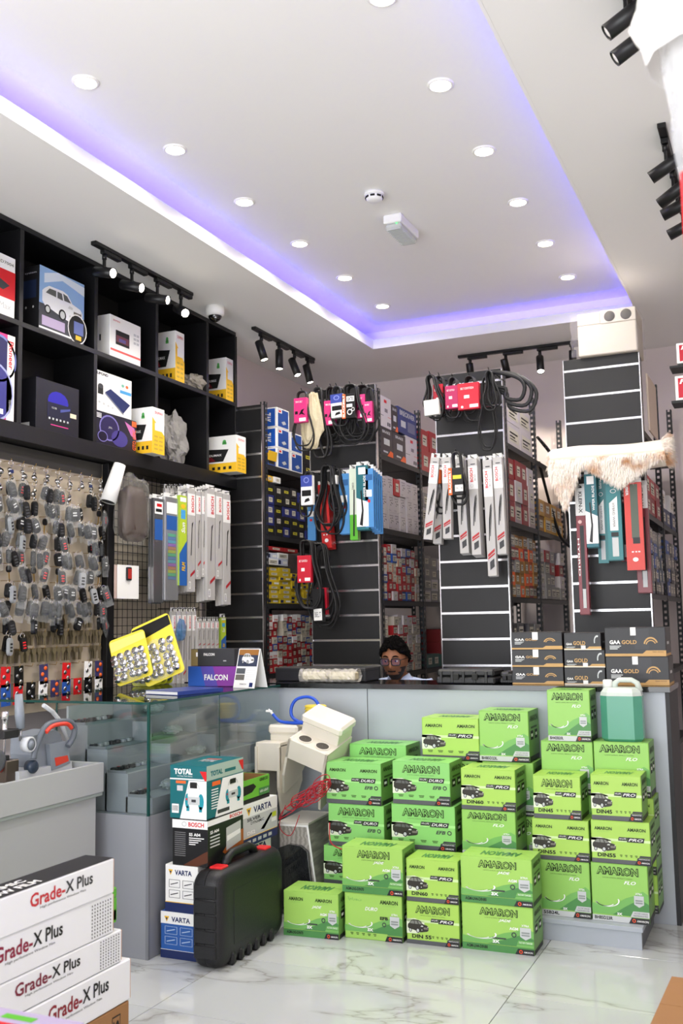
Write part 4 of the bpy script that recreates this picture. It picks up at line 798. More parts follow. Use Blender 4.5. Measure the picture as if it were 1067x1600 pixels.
ob('body', MB().prism([(-.02, 0), (.19, 0), (.13, .42), (-.02, .42)], 0, .3, WOODG, axis='y'), t); ob('edge_band', MB().prism([(.183, 0), (.192, 0), (.132, .422), (.123, .422)], -.004, 0, PAPER, axis='y').prism([(-.02, .41), (.131, .41), (.13, .422), (-.02, .422)], -.004, 0, PAPER, axis='y'), t)
ob('top_board', MB().box(-.025, .135, -.006, .3, .4205, .43, mat('#d6d2ca', .5)), t)
ob('wrapped_panel', MB().prism([(-.015, .005), (.17, .005), (.135, .3), (.1, .325), (.04, .33), (-.015, .31)], -.03, -.005, mat('#26282b', .16, bump=.8, bscale=25, coat=1)), t)
console('tilted cream armrest console with two cup holders leaning on the counter', (-2.262, 4.54, .95), (R(15), R(19), 0), .225, True, .3)
console('upright cream armrest console nearest the glass display', (-2.522, 4.66, .876), (0, 0, 0), .165, False, .32)
t = thing('foot_pump', 'yellow bellows foot pump with coiled blue hose on the cream console', 'foot pump', (-2.345, 4.70, .878))
BH = mat('#1f4fc0', .35); YB_ = mat('#f2d64a', .4); prof = []
for k in range(6): prof += [(.052, .012 + k * .014), (.06, .018 + k * .014), (.052, .024 + k * .014)]
ob('bellows', MB().lathe(prof, 22, YB_, T=Matrix.Translation((.05, .06, 0))), t); ob('base_plate', MB().lathe([(.062, 0), (.062, .011)], 22, YB_, T=Matrix.Translation((.05, .06, 0))), t)
pts = [(-.16, -.02, .05), (-.12, -.02, .015), (-.06, -.02, .008), (.0, -.02, .008), (.06, -.015, .012), (.1, -.01, .04), (.105, -.005, .08), (.08, -.005, .125), (.03, 0, .14), (-.03, -.005, .125), (-.055, -.01, .085), (-.05, -.015, .04), (-.01, -.012, .014), (.04, .0, .012)]
def smooth(pts, n=5, closed=False):
    P = [Vector(p) for p in pts]; N = len(P); o = []
    for i in range(N if closed else N - 1):
        g = lambda j: P[j % N] if closed else P[max(0, min(N - 1, j))]
        a, b, c, d = g(i - 1), g(i), g(i + 1), g(i + 2)
        for k in range(n):
            s = k / n; o.append(.5 * ((2 * b) + (c - a) * s + (2 * a - 5 * b + 4 * c - d) * s * s + (3 * b - a - 3 * c + d) * s ** 3))
    if not closed: o.append(P[-1])
    return o
ob('hose', MB().tube(smooth(pts), .0085, 8, BH), t); ob('nozzle', MB().cyl((-.16, -.02, .05), (-.185, -.02, .075), .008, .004, 8, PAPER).box(-.2, -.165, -.026, -.014, .06, .07, PAPER, b=.002), t)
rnd = random.Random(4); NET = mat('#b32431', .5); mb = MB()
for k in range(16):
    u = rnd.random(); c0_ = Vector((-2.29 + .2 * u, 4.41 + rnd.uniform(-.01, .02), .50 + .13 * u + rnd.uniform(-.02, .02))); L_ = []
    rx, rz_ = rnd.uniform(.03, .07), rnd.uniform(.015, .045)
    for j in range(8): a = 2 * math.pi * j / 8; ux = rx * math.cos(a); L_.append(c0_ + Vector((ux + rnd.uniform(-.01, .01), rnd.uniform(-.012, .012), rz_ * math.sin(a) + .6 * ux)))
    mb.tube(smooth(L_, 4, True), .0022, 5, NET, closed=True)
mc = MB()
mc.tube(smooth([(-2.3, 4.42, .52), (-2.33, 4.41, .42), (-2.27, 4.41, .38), (-2.22, 4.41, .48)]), .0022, 5, NET); md_ = MB().tube(smooth([(-2.07, 4.43, .45), (-2.06, 4.42, .36), (-1.99, 4.42, .33)]), .003, 5, NET)
o = ob('red_cord_tangle', mb, label='tangled red cord draped over the grey console', cat='cord'); ob('loose_strand', mc, o); ob('loose_end', md_, o)
# ------------------------------------------------------------------ things on the counter and display
t = thing('wrapped_lamps', 'pair of lamps in crinkled clear film on the black counter top', 'wrapped lamps', (-2.48, 4.94, CTZ + .001))
for k in range(2): ob('lamp', MB().box(.005 + .165 * k, .16 + .165 * k, .015, .08, .012, .058, mat('#cfc6a8', .25), b=.008), t); ob('lamp_lens', MB().box(.015 + .165 * k, .15 + .165 * k, .0115, .015, .018, .052, mat('#f0e7c6', .15, bump=.5, bscale=80)), t)
wf = MB(); rows = []
for i in range(24):
    u = -.005 + .34 * i / 23; r_ = []
    for k in range(14): a = 2 * math.pi * k / 14; n_ = 1 + rnd.uniform(-.12, .1); r_.append((u, .047 + .047 * math.cos(a) * n_, max(.0006, .036 + .037 * math.sin(a) * n_)))
    rows.append(r_)
wf.grid(rows, FILM, smooth=False, closed=True); ob('film_wrap', wf, t)
p = Print().rect(DGRY, .02, .9, .98, .93)
t = thing('flat_monitor', 'low black box lying behind the wrapped lamps on the counter', 'box', (-2.69, 5.06, CTZ + .001)); ob('body', MB().box(0, .555, 0, .2, 0, .075, mat('#2c2d30', .4), b=.004), t); ob('lid_line', MB().box(-.0006, .5556, -.0006, .2006, .056, .058, INK), t); ob('front_slot', MB().box(.4, .5, -.0012, 0, .02, .03, INK), t)
def hardcase(label, x, y, w_, d_, h_):
    t = thing('hard_case', label, 'tool case', (x, y, CTZ + .001)); m_ = mat('#1a1b1d', .45)
    ob('lower_shell', MB().box(0, w_, 0, d_, 0, h_ * .48, m_, b=.008), t); ob('upper_shell', MB().box(.003, w_ - .003, .003, d_, h_ * .5, h_, m_, b=.01), t)
    for k in range(5): ob('rib', MB().box(.02 + w_ * k / 5.2, .034 + w_ * k / 5.2, -.004, .02, .006, h_ - .01, m_, b=.002), t)
    for u in (.3, .62): ob('latch', MB().box(w_ * u, w_ * u + .03, -.007, .002, h_ * .3, h_ * .7, INK, b=.002), t)
    ob('top_print', Print().text(mat('#8a3a34', .5), 'TOOLS', .4, .7, .62, .85, 1, .02).mesh(w_, d_, 'T', (0, 0, h_)), t)
hardcase('black ribbed hard case lying on the counter left of the gold boxes', -1.69, 4.94, .31, .2, .075); hardcase('small black hard case between ribbed case and gold boxes on the counter', -1.374, 5.0, .06, .16, .06)
def falcon(x, y, z, w_, h_, body, top, txt, label):
    p = Print(); 
    if txt: p.text(PAPER, 'FALCON', *txt, 2, .02)
    if top: p.poly(mat('#2b5fc0', .4), [(0, 0), (.35, 0), (.25, 1), (0, 1)], 1).poly(mat('#5b4fb0', .4), [(.35, 0), (.6, 0), (.5, 1), (.25, 1)], 1).text(PAPER, 'FALCON', .33, .3, .8, .6, 2, .03)
    else: p.rect(mat('#8a7a52', .5), 0, .02, .16, .98).rect(PAPER, .12, .55, .16, .8, 2).text(PAPER, 'FALCON', .3, .6, .55, .76, 2, .03).rect(SILV, .75, .28, .82, .34, 2)
    return carton('lamp_box', label, 'box', (x, y, z), (w_, .12, h_), body, 0, [('front_print', p.mesh(w_, h_, 'F'))], 'lettered boxes behind the calendar')
DTZ = DT + .001
falcon(-3.0, 4.64, DTZ, .31, .105, mat('#8b3fa3', .35), True, None, 'violet and blue lettered box, lower one behind the desk calendar'); falcon(-2.985, 4.645, DTZ + .106, .27, .092, mat('#37383d', .4), False, None, 'dark grey lettered box on top of the violet one')
t = thing('desk_calendar', 'white tent desk calendar with car photos standing on the glass top', 'calendar', (-2.668, 4.55, DTZ), (0, 0, R(-14)))
CW, CH_ = .15, .205; sl = math.atan2(.05, CH_)
T0 = Matrix.Rotation(-sl, 4, 'X'); T1 = Matrix.Translation((0, .1, 0)) @ Matrix.Rotation(sl, 4, 'X')
ob('front_leaf', MB().box(0, CW, 0, .0015, 0, CH_, PAPER, T=T0), t); ob('back_leaf', MB().box(0, CW, 0, .0015, 0, CH_, PAPER, T=T1), t)
p = Print().rect(mat('#3a4258', .4), .04, .55, .96, .98).rect(mat('#a2703a', .4), .04, .84, .96, .98, 2); car(p, .22, .6, .8, .88, False, mat('#e6e8ea', .3), 3); p.rect(mat('#5a5f66', .4), .04, .36, .46, .5).rect(mat('#6d6a66', .4), .04, .2, .46, .34).rect(NAVY, .74, .03, .9, .14).text(DGRY, 'MARCH', .3, .08, .6, .12)
for r_ in range(5):
    for k in range(6): p.rect(LGRY, .53 + .07 * k, .22 + .055 * r_, .56 + .07 * k, .24 + .055 * r_)
o = ob('calendar_page', p.mesh(CW, CH_, 'F'), t); o.rotation_euler = (-sl, 0, 0)
for k in range(12): ob('spiral_ring', MB().tube([(.012 + .0115 * k, .05 + .006 * math.cos(R(a)), CH_ * .97 + .006 * math.sin(R(a))) for a in range(0, 360, 45)], .0008, 4, STEEL, closed=True), t)
t = thing('notebook', 'blue covered notebook with white page edges on the glass top', 'notebook', (-2.87, 4.06, DTZ), (0, 0, R(-14)))
ob('cover', MB().box(0, .23, 0, .3, .016, .018, mat('#2a3f8c', .35, var=.3, vscale=60)).box(0, .23, 0, .3, 0, .002, mat('#2a3f8c', .35)).box(.228, .23, 0, .3, .002, .016, mat('#2a3f8c', .35)), t); ob('pages', MB().box(.002, .226, .003, .297, .002, .016, PAPER), t)
# ------------------------------------------------------------------ key cutting machine on the bench
MX = -2.87; MG = mat('#858d97', .35); MD = mat('#5f666f', .4); ML = mat('#c2c6ca', .3); KR = mat('#d8412f', .35)
t = thing('key_machine', 'grey key cutting machine with red lined handle on the bench', 'key machine', (MX, 3.2, .756))
def mp_(pts, d0, d1, m_, n, par=t, X=MX, bz=0):
    P = []
    for q in pts: a = on(q[0], q[1], X=X); P.append((a.y - 3.2, max(a.z - .756, bz)))
    return ob(n, MB().prism(P, d0, d1, m_, axis='x'), par)
mp_([(30, 1206), (112, 1190), (113, 1202), (60, 1222), (30, 1222)], -.16, .0, ML, 'base')
mp_([(58, 1150), (92, 1140), (101, 1148), (109, 1195), (82, 1206), (62, 1208), (57, 1180)], -.14, -.02, MG, 'motor_housing')
mp_([(76, 1163), (103, 1158), (109, 1192), (80, 1204)], -.018, .004, MG, 'side_cover'); mp_([(84, 1184), (104, 1180), (106, 1189), (86, 1197)], .0045, .0055, KR, 'badge')
hp = [on(*q, X=MX + .015) for q in ((52, 1186), (56, 1168), (68, 1140), (80, 1130), (106, 1127), (116, 1136), (114, 1152), (106, 1166))]
hp = [(.015, a.y - 3.2, a.z - .756) for a in hp]; ob('carry_handle', MB().tube(smooth(hp, 4), .0125, 10, MD), t)
rp_ = [on(*q, X=MX + .03) for q in ((72, 1144), (83, 1134), (104, 1131), (112, 1138))]; ob('handle_grip', MB().tube(smooth([(.03, a.y - 3.2, a.z - .756) for a in rp_], 4), .009, 8, KR), t)
def yz(px, py, X=MX): a = on(px, py, X=X); return a.y - 3.2, a.z - .756
y, z = yz(42, 1163); ob('round_knob', MB().lathe([(.03, 0), (.032, .03), (.026, .036), (.024, .032), (.001, .032)], 24, ML, T=Matrix.Translation((-.01, y, z)) @ Matrix.Rotation(R(90), 4, 'Y')), t)
ob('knob_cap', MB().lathe([(.0235, .0), (.001, .003)], 20, MG, T=Matrix.Translation((.0235, y, z)) @ Matrix.Rotation(R(90), 4, 'Y')), t)
y, z = yz(50, 1198); ob('lower_knob', MB().lathe([(.026, 0), (.027, .03), (.02, .038), (.001, .038)], 20, mat('#2c3848', .35), T=Matrix.Translation((-.02, y, z)) @ Matrix.Rotation(R(90), 4, 'Y')), t)
y0, z0_ = yz(41, 1150); y1, z1_ = yz(38, 1085); ob('feed_lever', MB().tube([(-.03, y0, z0_ - .02), (-.03, y0, z0_ + .03)], .007, 10, STEEL).tube([(-.03, y0, z0_ + .03), (-.03, (y0 + y1) / 2, (z0_ + z1_) / 2), (-.03, y1, z1_)], [.017, .02, .016], 12, MG), t)
y0, z0_ = yz(23, 1112); y1, z1_ = yz(22, 1175); ob('spindle', MB().lathe([(.014, 0), (.014, -.03), (.01, -.032), (.01, -.07), (.013, -.072), (.013, -.1), (.005, -.105), (.004, -.17), (.001, -.175)], 14, CHROME, T=Matrix.Translation((-.05, y0, z0_))), t)
y, z = yz(12, 1150); ob('spindle_arm', MB().box(-.08, -.02, y, y + .09, z - .015, z + .02, BLK2, b=.004), t)
y, z = yz(24, 1200); ob('clamp', MB().box(-.1, -.02, y - .03, y + .045, .03, z + .03, mat('#5a5048', .35, .6), b=.004).box(-.09, -.03, y - .02, y + .0, z + .03, z + .05, BLK2, b=.002), t); ob('clamp_knob', MB().cyl((-.05, y - .075, z), (-.05, y - .03, z), .011, .016, 12, KR), t)
y, z = yz(2, 1190); ob('side_wheel', MB().lathe([(.045, 0), (.045, .012), (.03, .016), (.001, .016)], 24, mat('#55585c', .4), T=Matrix.Translation((-.03, y, max(z, .046))) @ Matrix.Rotation(R(90), 4, 'Y')), t)
y0, z0_ = yz(68, 1102, -3.0); y1, z1_ = yz(95, 1128, -3.0); ob('work_lamp_arm', MB().tube([(-.13, y0, z0_), (-.13, (y0 + y1) / 2, (z0_ + z1_) / 2 + .01), (-.13, y1, z1_), (-.1, y1 + .01, z1_ - .08)], .01, 8, ML), t)
# ------------------------------------------------------------------ car keys on the peg panel
BRASS = mat('#a98a4a', .35, .8); KG = mat('#191a1d', .4); KB = mat('#0d0d0f', .4); BAG = mat('#dfe3e6', .1, 0, .11, bump=.8, bscale=45); NICK = mat('#7d725c', .35, .4)
hook = MB().tube([(0, 0, 0), (.05, 0, -.002), (.056, 0, .012)], .0016, 5, BRASS).mesh('hook')
def keymesh(w_, h_, t_, m_):
    pts = [(x - w_ / 2, z - h_) for x, z in rrect(w_, h_, w_ * .42, 3)]; mb = MB()
    mb.prism(pts, -t_ / 2, t_ / 2, m_, axis='x', smooth=False); q = [(u * .86, v * .9 - h_ * .05) for u, v in pts]; mb.prism(q, t_ / 2, t_ / 2 + .002, m_, axis='x'); me = mb.mesh('shell'); recalc(me); return me
def btn(w_, h_, t_, n, m_):
    mb = MB()
    for k in range(n): mb.box(t_ / 2 + .002, t_ / 2 + .0035, -w_ * .25, w_ * .25, -h_ * .3 - k * h_ * .19 - h_ * .1, -h_ * .3 - k * h_ * .19, m_, b=.0007)
    me = mb.mesh('buttons'); recalc(me); return me
def bagmesh(w_, h_):
    rows = []
    for i in range(7):
        r_ = []
        for k in range(10): a = 2 * math.pi * k / 10; s = .004 + .012 * math.sin(math.pi * min(1, i / 6 + .05)); r_.append((s * math.sin(a) * (1 + .3 * math.sin(i * 2 + k)) + .003, w_ / 2 * math.cos(a), .012 - (h_ + .03) * i / 6))
        rows.append(r_)
    return MB().grid(rows, BAG, smooth=False, closed=True).mesh('clear_bag')
ringm = MB().tube([(0, .011 * math.cos(R(a)), .008 + .011 * math.sin(R(a))) for a in range(0, 360, 36)], .0013, 5, CHROME, closed=True).mesh('key_ring')
K = []
for (w_, h_, t_, m_, n, bm_) in ((.036, .066, .014, KG, 3, DGRY), (.032, .07, .013, KB, 4, DGRY), (.04, .062, .015, KG, 2, LGRY), (.034, .075, .012, mat('#a7abaf', .35, .3), 3, KB), (.03, .062, .012, KB, 3, RED)):
    K.append((keymesh(w_, h_, t_, m_), btn(w_, h_, t_, n, bm_), bagmesh(w_ * 1.5, h_ * 1.15)))
def blade(m_): me = MB().box(-.0012, .0012, -.004, .004, -.085, -.035, m_, b=.0004).mesh('blade'); recalc(me); return me
BL = blade(BRASS); HEAD = keymesh(.032, .036, .009, KB); bk = MB().prism([(-.009, 0), (.009, 0), (.011, -.012), (.006, -.022), (.0038, -.024), (.0038, -.05), (-.0038, -.05), (-.0038, -.024), (-.006, -.022), (-.011, -.012)], -.0009, .0009, NICK, axis='x').mesh('key_blank'); recalc(bk)
orow = ['top', 'second', 'third', 'fourth', 'fifth', 'sixth', 'seventh', 'eighth', 'ninth', 'tenth', 'eleventh', 'twelfth', 'thirteenth', 'fourteenth']
ocol = ['first', 'second', 'third', 'fourth', 'fifth', 'sixth', 'seventh', 'eighth', 'ninth', 'tenth', 'eleventh', 'twelfth', 'thirteenth', 'fourteenth']
rnd = random.Random(12)
for r_ in range(14):
    z = 2.262 - r_ * .0885
    for c_ in range(14):
        y = 4.715 - c_ * .0935
        ob('hook', hook, panel, (0, y - 2.9, z - .95))
        where = ', %s hook from the black post, %s row' % (ocol[c_], orow[r_]); X = PX + .036 + rnd.uniform(0, .02); rx = R(rnd.uniform(-22, 22))
        if r_ < 1 or (r_ == 1 and c_ % 3 == 0):
            t = thing('metal_keychain', 'shiny metal keychain' + where, 'keychain', (X, y, z - .002), (rx * .3, 0, 0), group='metal keychains'); t.scale = (1.3, 1.5, 1.25)
            ob('key_ring', ringm, t, (0, 0, -.016)); mb = MB()
            for k in range(3): mb.lathe([(.001, -.004), (.009 + .004 * (k % 2), 0), (.001, .004)], 8, CHROME, T=Matrix.Translation((rnd.uniform(-.004, .012), rnd.uniform(-.012, .012), -.034 - .017 * k)) @ Matrix.Rotation(R(90), 4, 'Y') @ Matrix.Rotation(rnd.random(), 4, 'X'))
            mb.box(-.002, .002, -.0015, .0015, -.07, -.015, CHROME); ob('pendant', mb, t)
            if c_ in (1, 8, 9): ob('blue_tag', MB().box(-.003, .006, -.008, .008, -.05, -.035, NAVY, b=.002), t)
        elif r_ < 9 or (r_ == 9 and c_ % 2 == 0) or (r_ == 10 and c_ in (7, 8)):
            if rnd.random() < .06: continue
            u = rnd.random(); two = rnd.random() < .7
            for q in range(2 if two else 1):
                kk = rnd.choice((0, 0, 0, 1, 1, 1, 2, 2, 3, 4)); bag = rnd.random() < .62; XX = X + q * .02; yy = y + (rnd.uniform(-.025, .025) if q else 0)
                if q == 0 and u < .16:
                    t = thing('car_key', 'black headed key with brass blade' + where, 'key', (XX, yy, z - .012), (rx * .4, 0, 0), group='keys with brass blades'); ob('key_head', HEAD, t, (0, 0, -.0)); ob('blade', BL, t); continue
                w2 = where if not q else where.replace(' row', ' row, in front')
                t = thing('key_remote', ('silver' if kk == 3 else 'black' if kk in (1, 4) else 'dark grey') + ' car remote' + (' in bag' if bag else '') + w2, 'key remote', (XX, yy, z - .016 - .012 * q), (rx + q * .2, 0, R(rnd.uniform(-25, 25))), group='car remotes on the peg panel'); t.scale = (1.15, 1.2, 1.2)
                ob('shell', K[kk][0], t); ob('buttons', K[kk][1], t); ob('key_ring', ringm, t)
                if bag: ob('clear_bag', K[kk][2], t)
        elif r_ < 12:
            if rnd.random() < .1: continue
            t = thing('key_blank_bundle', 'row of metal key blanks' + where, 'key blanks', (PX + .012, y, z + .006), group='metal key blanks on hooks'); t.scale = (1.2, 1.6, 1.5)
            for k in range(6): ob('key_blank', bk, t, (.006 * k, rnd.uniform(-.022, .022), -.002), (R(rnd.uniform(-6, 6)), 0, 0))
        else:
            cc = [(c_ + r_) % 5][0]; col = [RED, mat('#2b56a8', .4), mat('#3c3a66', .4), PAPER, KB][cc]; nm = ['red', 'blue', 'violet', 'white', 'black'][cc]; h_ = .105 if r_ == 12 else .11
            if r_ == 12 and c_ in (2, 4, 6): continue
            t = thing('battery_card', nm + ' accessory card' + where, 'accessory card', (PX + .045, y, z + .004), (rx * .15, 0, 0), group='accessory cards on the lowest hooks')
            ob('card', MB().box(-.001, .001, -.034, .034, -h_, 0, col, b=.0005), t)
            for k in range(3): ob('coin_cell', MB().lathe([(.011, .0), (.011, .004), (.001, .0045)], 12, STEEL if cc != 2 else ORG, T=Matrix.Translation((.001, -.012 if k % 2 else .012, -.022 - .03 * k)) @ Matrix.Rotation(R(90), 4, 'Y')), t)
# ------------------------------------------------------------------ hanging packs (origin at top middle of the hang tab, face towards -Y)
PGR = mat('#bdbbb9', .35); STRP = mat('#b52a30', .45)
def wiper_body(W, L, T, bodym, tabm):
    mb = MB(); mb.box(-W / 2, W / 2, 0, T, -L, -.022, bodym, b=.0015)
    mb.box(-W / 2, -.012, T * .4, T * .6, -.022, -.002, tabm); mb.box(.012, W / 2, T * .4, T * .6, -.022, -.002, tabm); mb.box(-W / 2, W / 2, T * .4, T * .6, -.004, .004, tabm)
    me = mb.mesh('pack_body'); recalc(me); return me
def pack_print(style, W, L):
    p = Print()
    if style == 'bosch':
        p.rect(PAPER, .0, .68, 1, .92).text(RED, 'BOSCH', .2, .755, .52, .9, 2, .03, 0, 90).text(DGRY, 'ECO', .64, .77, .82, .83, 2, .0, 0, 90).ring(LGRY, .35, .715, .16, .016, .25, 2).rect(DGRY, .3, .935, .8, .945)
        p.poly(KB, [(.3, .3), (.38, .3), (.66, .52), (.75, .62), (.62, .6), (.42, .48)], 2).poly(KB, [(.48, .34), (.54, .34), (.82, .58), (.8, .63)], 2).poly(STRP, [(.12, .16), (.9, .21), (.9, .235), (.12, .185)], 2).poly(STRP, [(.12, .14), (.9, .185), (.9, .2), (.12, .155)], 2).poly(DGRY, [(.3, .05), (.8, .08), (.8, .15), (.3, .12)], 2)
    elif style == 'boschw': p.rect(PAPER, 0, .74, 1, .95).text(RED, 'BOSCH', .5, .77, .85, .93, 2, .03, 0, 90).poly(KB, [(.4, .35), (.5, .35), (.62, .62), (.75, .68), (.55, .66)], 2).poly(STRP, [(.35, .14), (.95, .19), (.95, .22), (.35, .17)], 2).rect(PAPER, .15, .03, .4, .1).rect(DGRY, .2, .04, .22, .09, 2).rect(DGRY, .26, .04, .3, .09, 2)
    elif style == 'holo':
        p.rect(PAPER, .1, .84, .9, .95).rect(VBLUE, .1, .68, .9, .82); cs = ['#8fb4e8', '#8fe8b4', '#d8e87a', '#e8b08f', '#c99ae8', '#8fd8e8']
        for k in range(14): p.rect(mat(cs[k % 6], .15, .6), .2, .2 + .032 * k, .8, .228 + .032 * k, 2)
    elif style == 'tint': p.rect(PAPER, .1, .85, .9, .97).rect(INK, .2, .87, .8, .9, 2).rect(VBLUE, .1, .6, .9, .8).rect(RED, .3, .92, .8, .95, 2)
    elif style == 'sun': p.rect(mat('#b5cf3a', .4), 0, .35, 1, 1).poly(mat('#2c63b0', .4), [(0, 0), (1, 0), (1, .5), (0, .35)], 2).rect(PAPER, .1, .93, .9, .98, 2).ell(YEL, .5, .88, .3, .025, 2).rect(CYAN, .2, .74, .8, .84, 2).text(PAPER, 'Sun', .25, .58, .75, .7, 3, .02, .2, 90).text(YEL, 'FILM', .3, .16, .75, .26, 4, .03, .2, 90)
    elif style == 'teal': p.rect(mat('#1f6670', .4), 0, .45, 1, 1).poly(PAPER, [(.2, .86), (.8, .86), (.8, .97), (.2, .97)], 2).text(PAPER, 'WIPER BLADE', .6, .5, .8, .84, 2, .01, 0, 90).poly(PAPER, [(0, .05), (1, .05), (1, .42), (0, .5)], 2).poly(KB, [(.25, .08), (.5, .06), (.6, .3), (.45, .62), (.35, .6), (.45, .3)], 3)
    elif style == 'teal2': p.rect(mat('#2a7b80', .35), 0, 0, 1, 1).poly(PAPER, [(.2, .34), (.75, .34), (.75, .74), (.2, .66)], 2).text(DGRY, 'HYBRID WIPER', .4, .38, .56, .66, 3, .0, 0, -90).ring(PAPER, .5, .8, .2, .024, .2, 2).text(PAPER, 'WIPER', .35, .86, .6, .97, 2, .02, 0, -90).rect(KB, .25, .27, .75, .32, 2).rect(SILV, .3, .04, .72, .26, 2)
    elif style == 'red': p.rect(mat('#d23a2e', .35), 0, 0, 1, 1).rect(mat('#4b5546', .35), .35, .36, .78, .98, 2).rect(KB, .4, .3, .8, .37, 3).text(PAPER, 'UBER', .1, .85, .26, .98, 2, .03, 0, -90).ell(PAPER, .5, .12, .16, .025, 2).rect(PAPER, .3, .2, .42, .215, 2).rect(PAPER, .5, .2, .6, .215, 2).rect(PAPER, .66, .2, .78, .215, 2)
    elif style == 'klein': p.rect(PAPER, 0, .78, 1, 1).text(INK, 'KLEIN-X', .35, .8, .7, .97, 2, .02, 0, -90).ell(mat('#e5b9b4', .4), .4, .73, .2, .015, 2).rect(KB, .35, .12, .75, .7, 2).text(PAPER, 'HYBRID', .08, .3, .25, .6, 2, .02, 0, -90).rect(SILV, .4, .05, .72, .2, 3)
    elif style == 'blue': p.rect(mat('#4f8fcb', .4), 0, 0, 1, 1).rect(PAPER, .15, .52, .8, .64, 2).rect(RED, .3, .42, .6, .47, 2).rect(mat('#2d5f96', .4), .1, .8, .9, .9, 2)
    elif style == 'green': p.rect(mat('#d7e3d0', .4), 0, .35, 1, 1).rect(GRN, 0, 0, 1, .35).poly(KB, [(.4, .05), (.6, .05), (.7, .7), (.55, .7)], 2).text(DGRY, 'TAKO', .35, .7, .6, .8, 2, .02, 0, 90)
    elif style == 'redp':
        p.rect(mat('#c62b2b', .35), 0, 0, 1, 1).ell(PAPER, .5, .12, .2, .03, 2).rect(PAPER, .2, .2, .35, .22, 2).rect(PAPER, .5, .2, .65, .22, 2).rect(mat('#5a1414', .4), .3, .4, .75, .95, 2)
    return p
BODYC = {'bosch': PGR, 'boschw': PGR, 'holo': mat('#c9ccd0', .15, .7), 'tint': mat('#85878a', .18, .7), 'sun': mat('#9ab83a', .4), 'teal': mat('#2a6d78', .4), 'teal2': mat('#2a7b80', .35), 'red': mat('#c9362b', .35), 'klein': mat('#7d1f2c', .3), 'blue': mat('#3d78b5', .4), 'green': mat('#9fc77a', .4), 'redp': mat('#b82626', .35)}
_W = {}
def pack(style, label, loc, W, L, T=.022, rz=0, ry=0, group=None, n=1, step=.024, name='wiper_pack', cat='wiper pack'):
    k = (style, round(W, 3), round(L, 3), T)
    if k not in _W: _W[k] = (wiper_body(W, L, T, BODYC[style], mat('#e8e8e6', .4)), pack_print(style, W, L).mesh(W, L - .022, 'F', (-W / 2, 0, -L)))
    o = None
    for i in range(n):
        d = Vector((0, step * i, -.004 * i)); d.rotate(Matrix.Rotation(rz, 3, 'Z'))
        lb = label if i == 0 else label + (', directly behind' if i == 1 else ', %s behind' % ('second', 'third', 'fourth', 'fifth', 'sixth')[min(i - 1, 4)])
        o = ob(name, _W[k][0], None, Vector(loc) + d, (0, ry, rz), lb, cat, group); ob('front_print', _W[k][1], o)
        if i == n - 1 and (rz or o.location.y > 5.7):
            far = abs(SY - o.location.y) if not rz else abs(GX - o.location.x)
            ob('display_hook', MB().tube([(0, -.03 - step * (n - 1), .006), (0, -.022 - step * (n - 1), -.003), (0, far, -.001)], .0025, 6, BLK), o)
    return o
def peg(loc, L, rz=0, m_=None): return ob('display_hook', MB().tube([(0, 0, 0), (0, -L, -.004), (0, -L - .004, .012)], .0025, 6, m_ or BLK).box(-.012, .012, -.002, .002, -.02, .02, m_ or BLK), None, loc, (0, 0, rz), label=None)
# on the wire grid: faces +X
def gpack(style, label, px0, px1, yt, yb, X, n=1, T=.02, step=.022):
    a = on(px0, yt, X=X); b = on(px1, yt, X=X); c = on((px0 + px1) / 2, yb, X=X); pack(style, label, (X, (a.y + b.y) / 2, a.z), max(b.y - a.y - .004, .03), a.z - c.z, T, R(90), 0, 'packs on the wire grid', n, step)
gpack('tint', 'dark window tint pack with blue label, leftmost on the wire grid', 240, 256, 772, 942, -3.56, 2); gpack('holo', 'silver sunshade pack with rainbow hologram strip on the wire grid', 258, 279, 770, 938, -3.55, 2); gpack('sun', 'lime and blue sun film pack on the wire grid', 280, 292, 768, 915, -3.54, 1)
gpack('boschw', 'grey wiper pack right of the sun film on the wire grid', 293, 305, 757, 925, -3.55, 4); gpack('boschw', 'grey wiper pack, second right of the sun film', 306, 314, 762, 905, -3.55, 3); gpack('boschw', 'short grey wiper pack between the long ones on the grid', 315, 322, 763, 902, -3.55, 2)
gpack('boschw', 'tall grey wiper pack in the middle of the grid row', 323, 336, 757, 938, -3.53, 4); gpack('boschw', 'grey wiper pack second from right on the wire grid', 337, 347, 763, 905, -3.53, 4); gpack('boschw', 'grey wiper pack at right end of the wire grid', 348, 360, 766, 945, -3.53, 3)
for k in range(5): gpack('boschw', 'small grey wiper pack, %s from left in the back row of grid' % ocol[k], 258 + 8 * k, 265 + 8 * k, 757, 900, -3.66, 1)
for k in range(5): gpack('boschw', 'grey wiper pack, %s from left in the lower grid row' % ocol[k], 268 + 8 * k, 275 + 8 * k, 950, 1072, -3.6, 1)
for k in range(5): gpack('boschw', 'short white wiper pack, %s from left in the lower grid row' % ocol[k], 308 + 7 * k, 314 + 7 * k, 965, 1015, -3.58, 1)
gpack('sun', 'yellow-edged pack at the right end of the lower grid row', 345, 353, 960, 1020, -3.58)
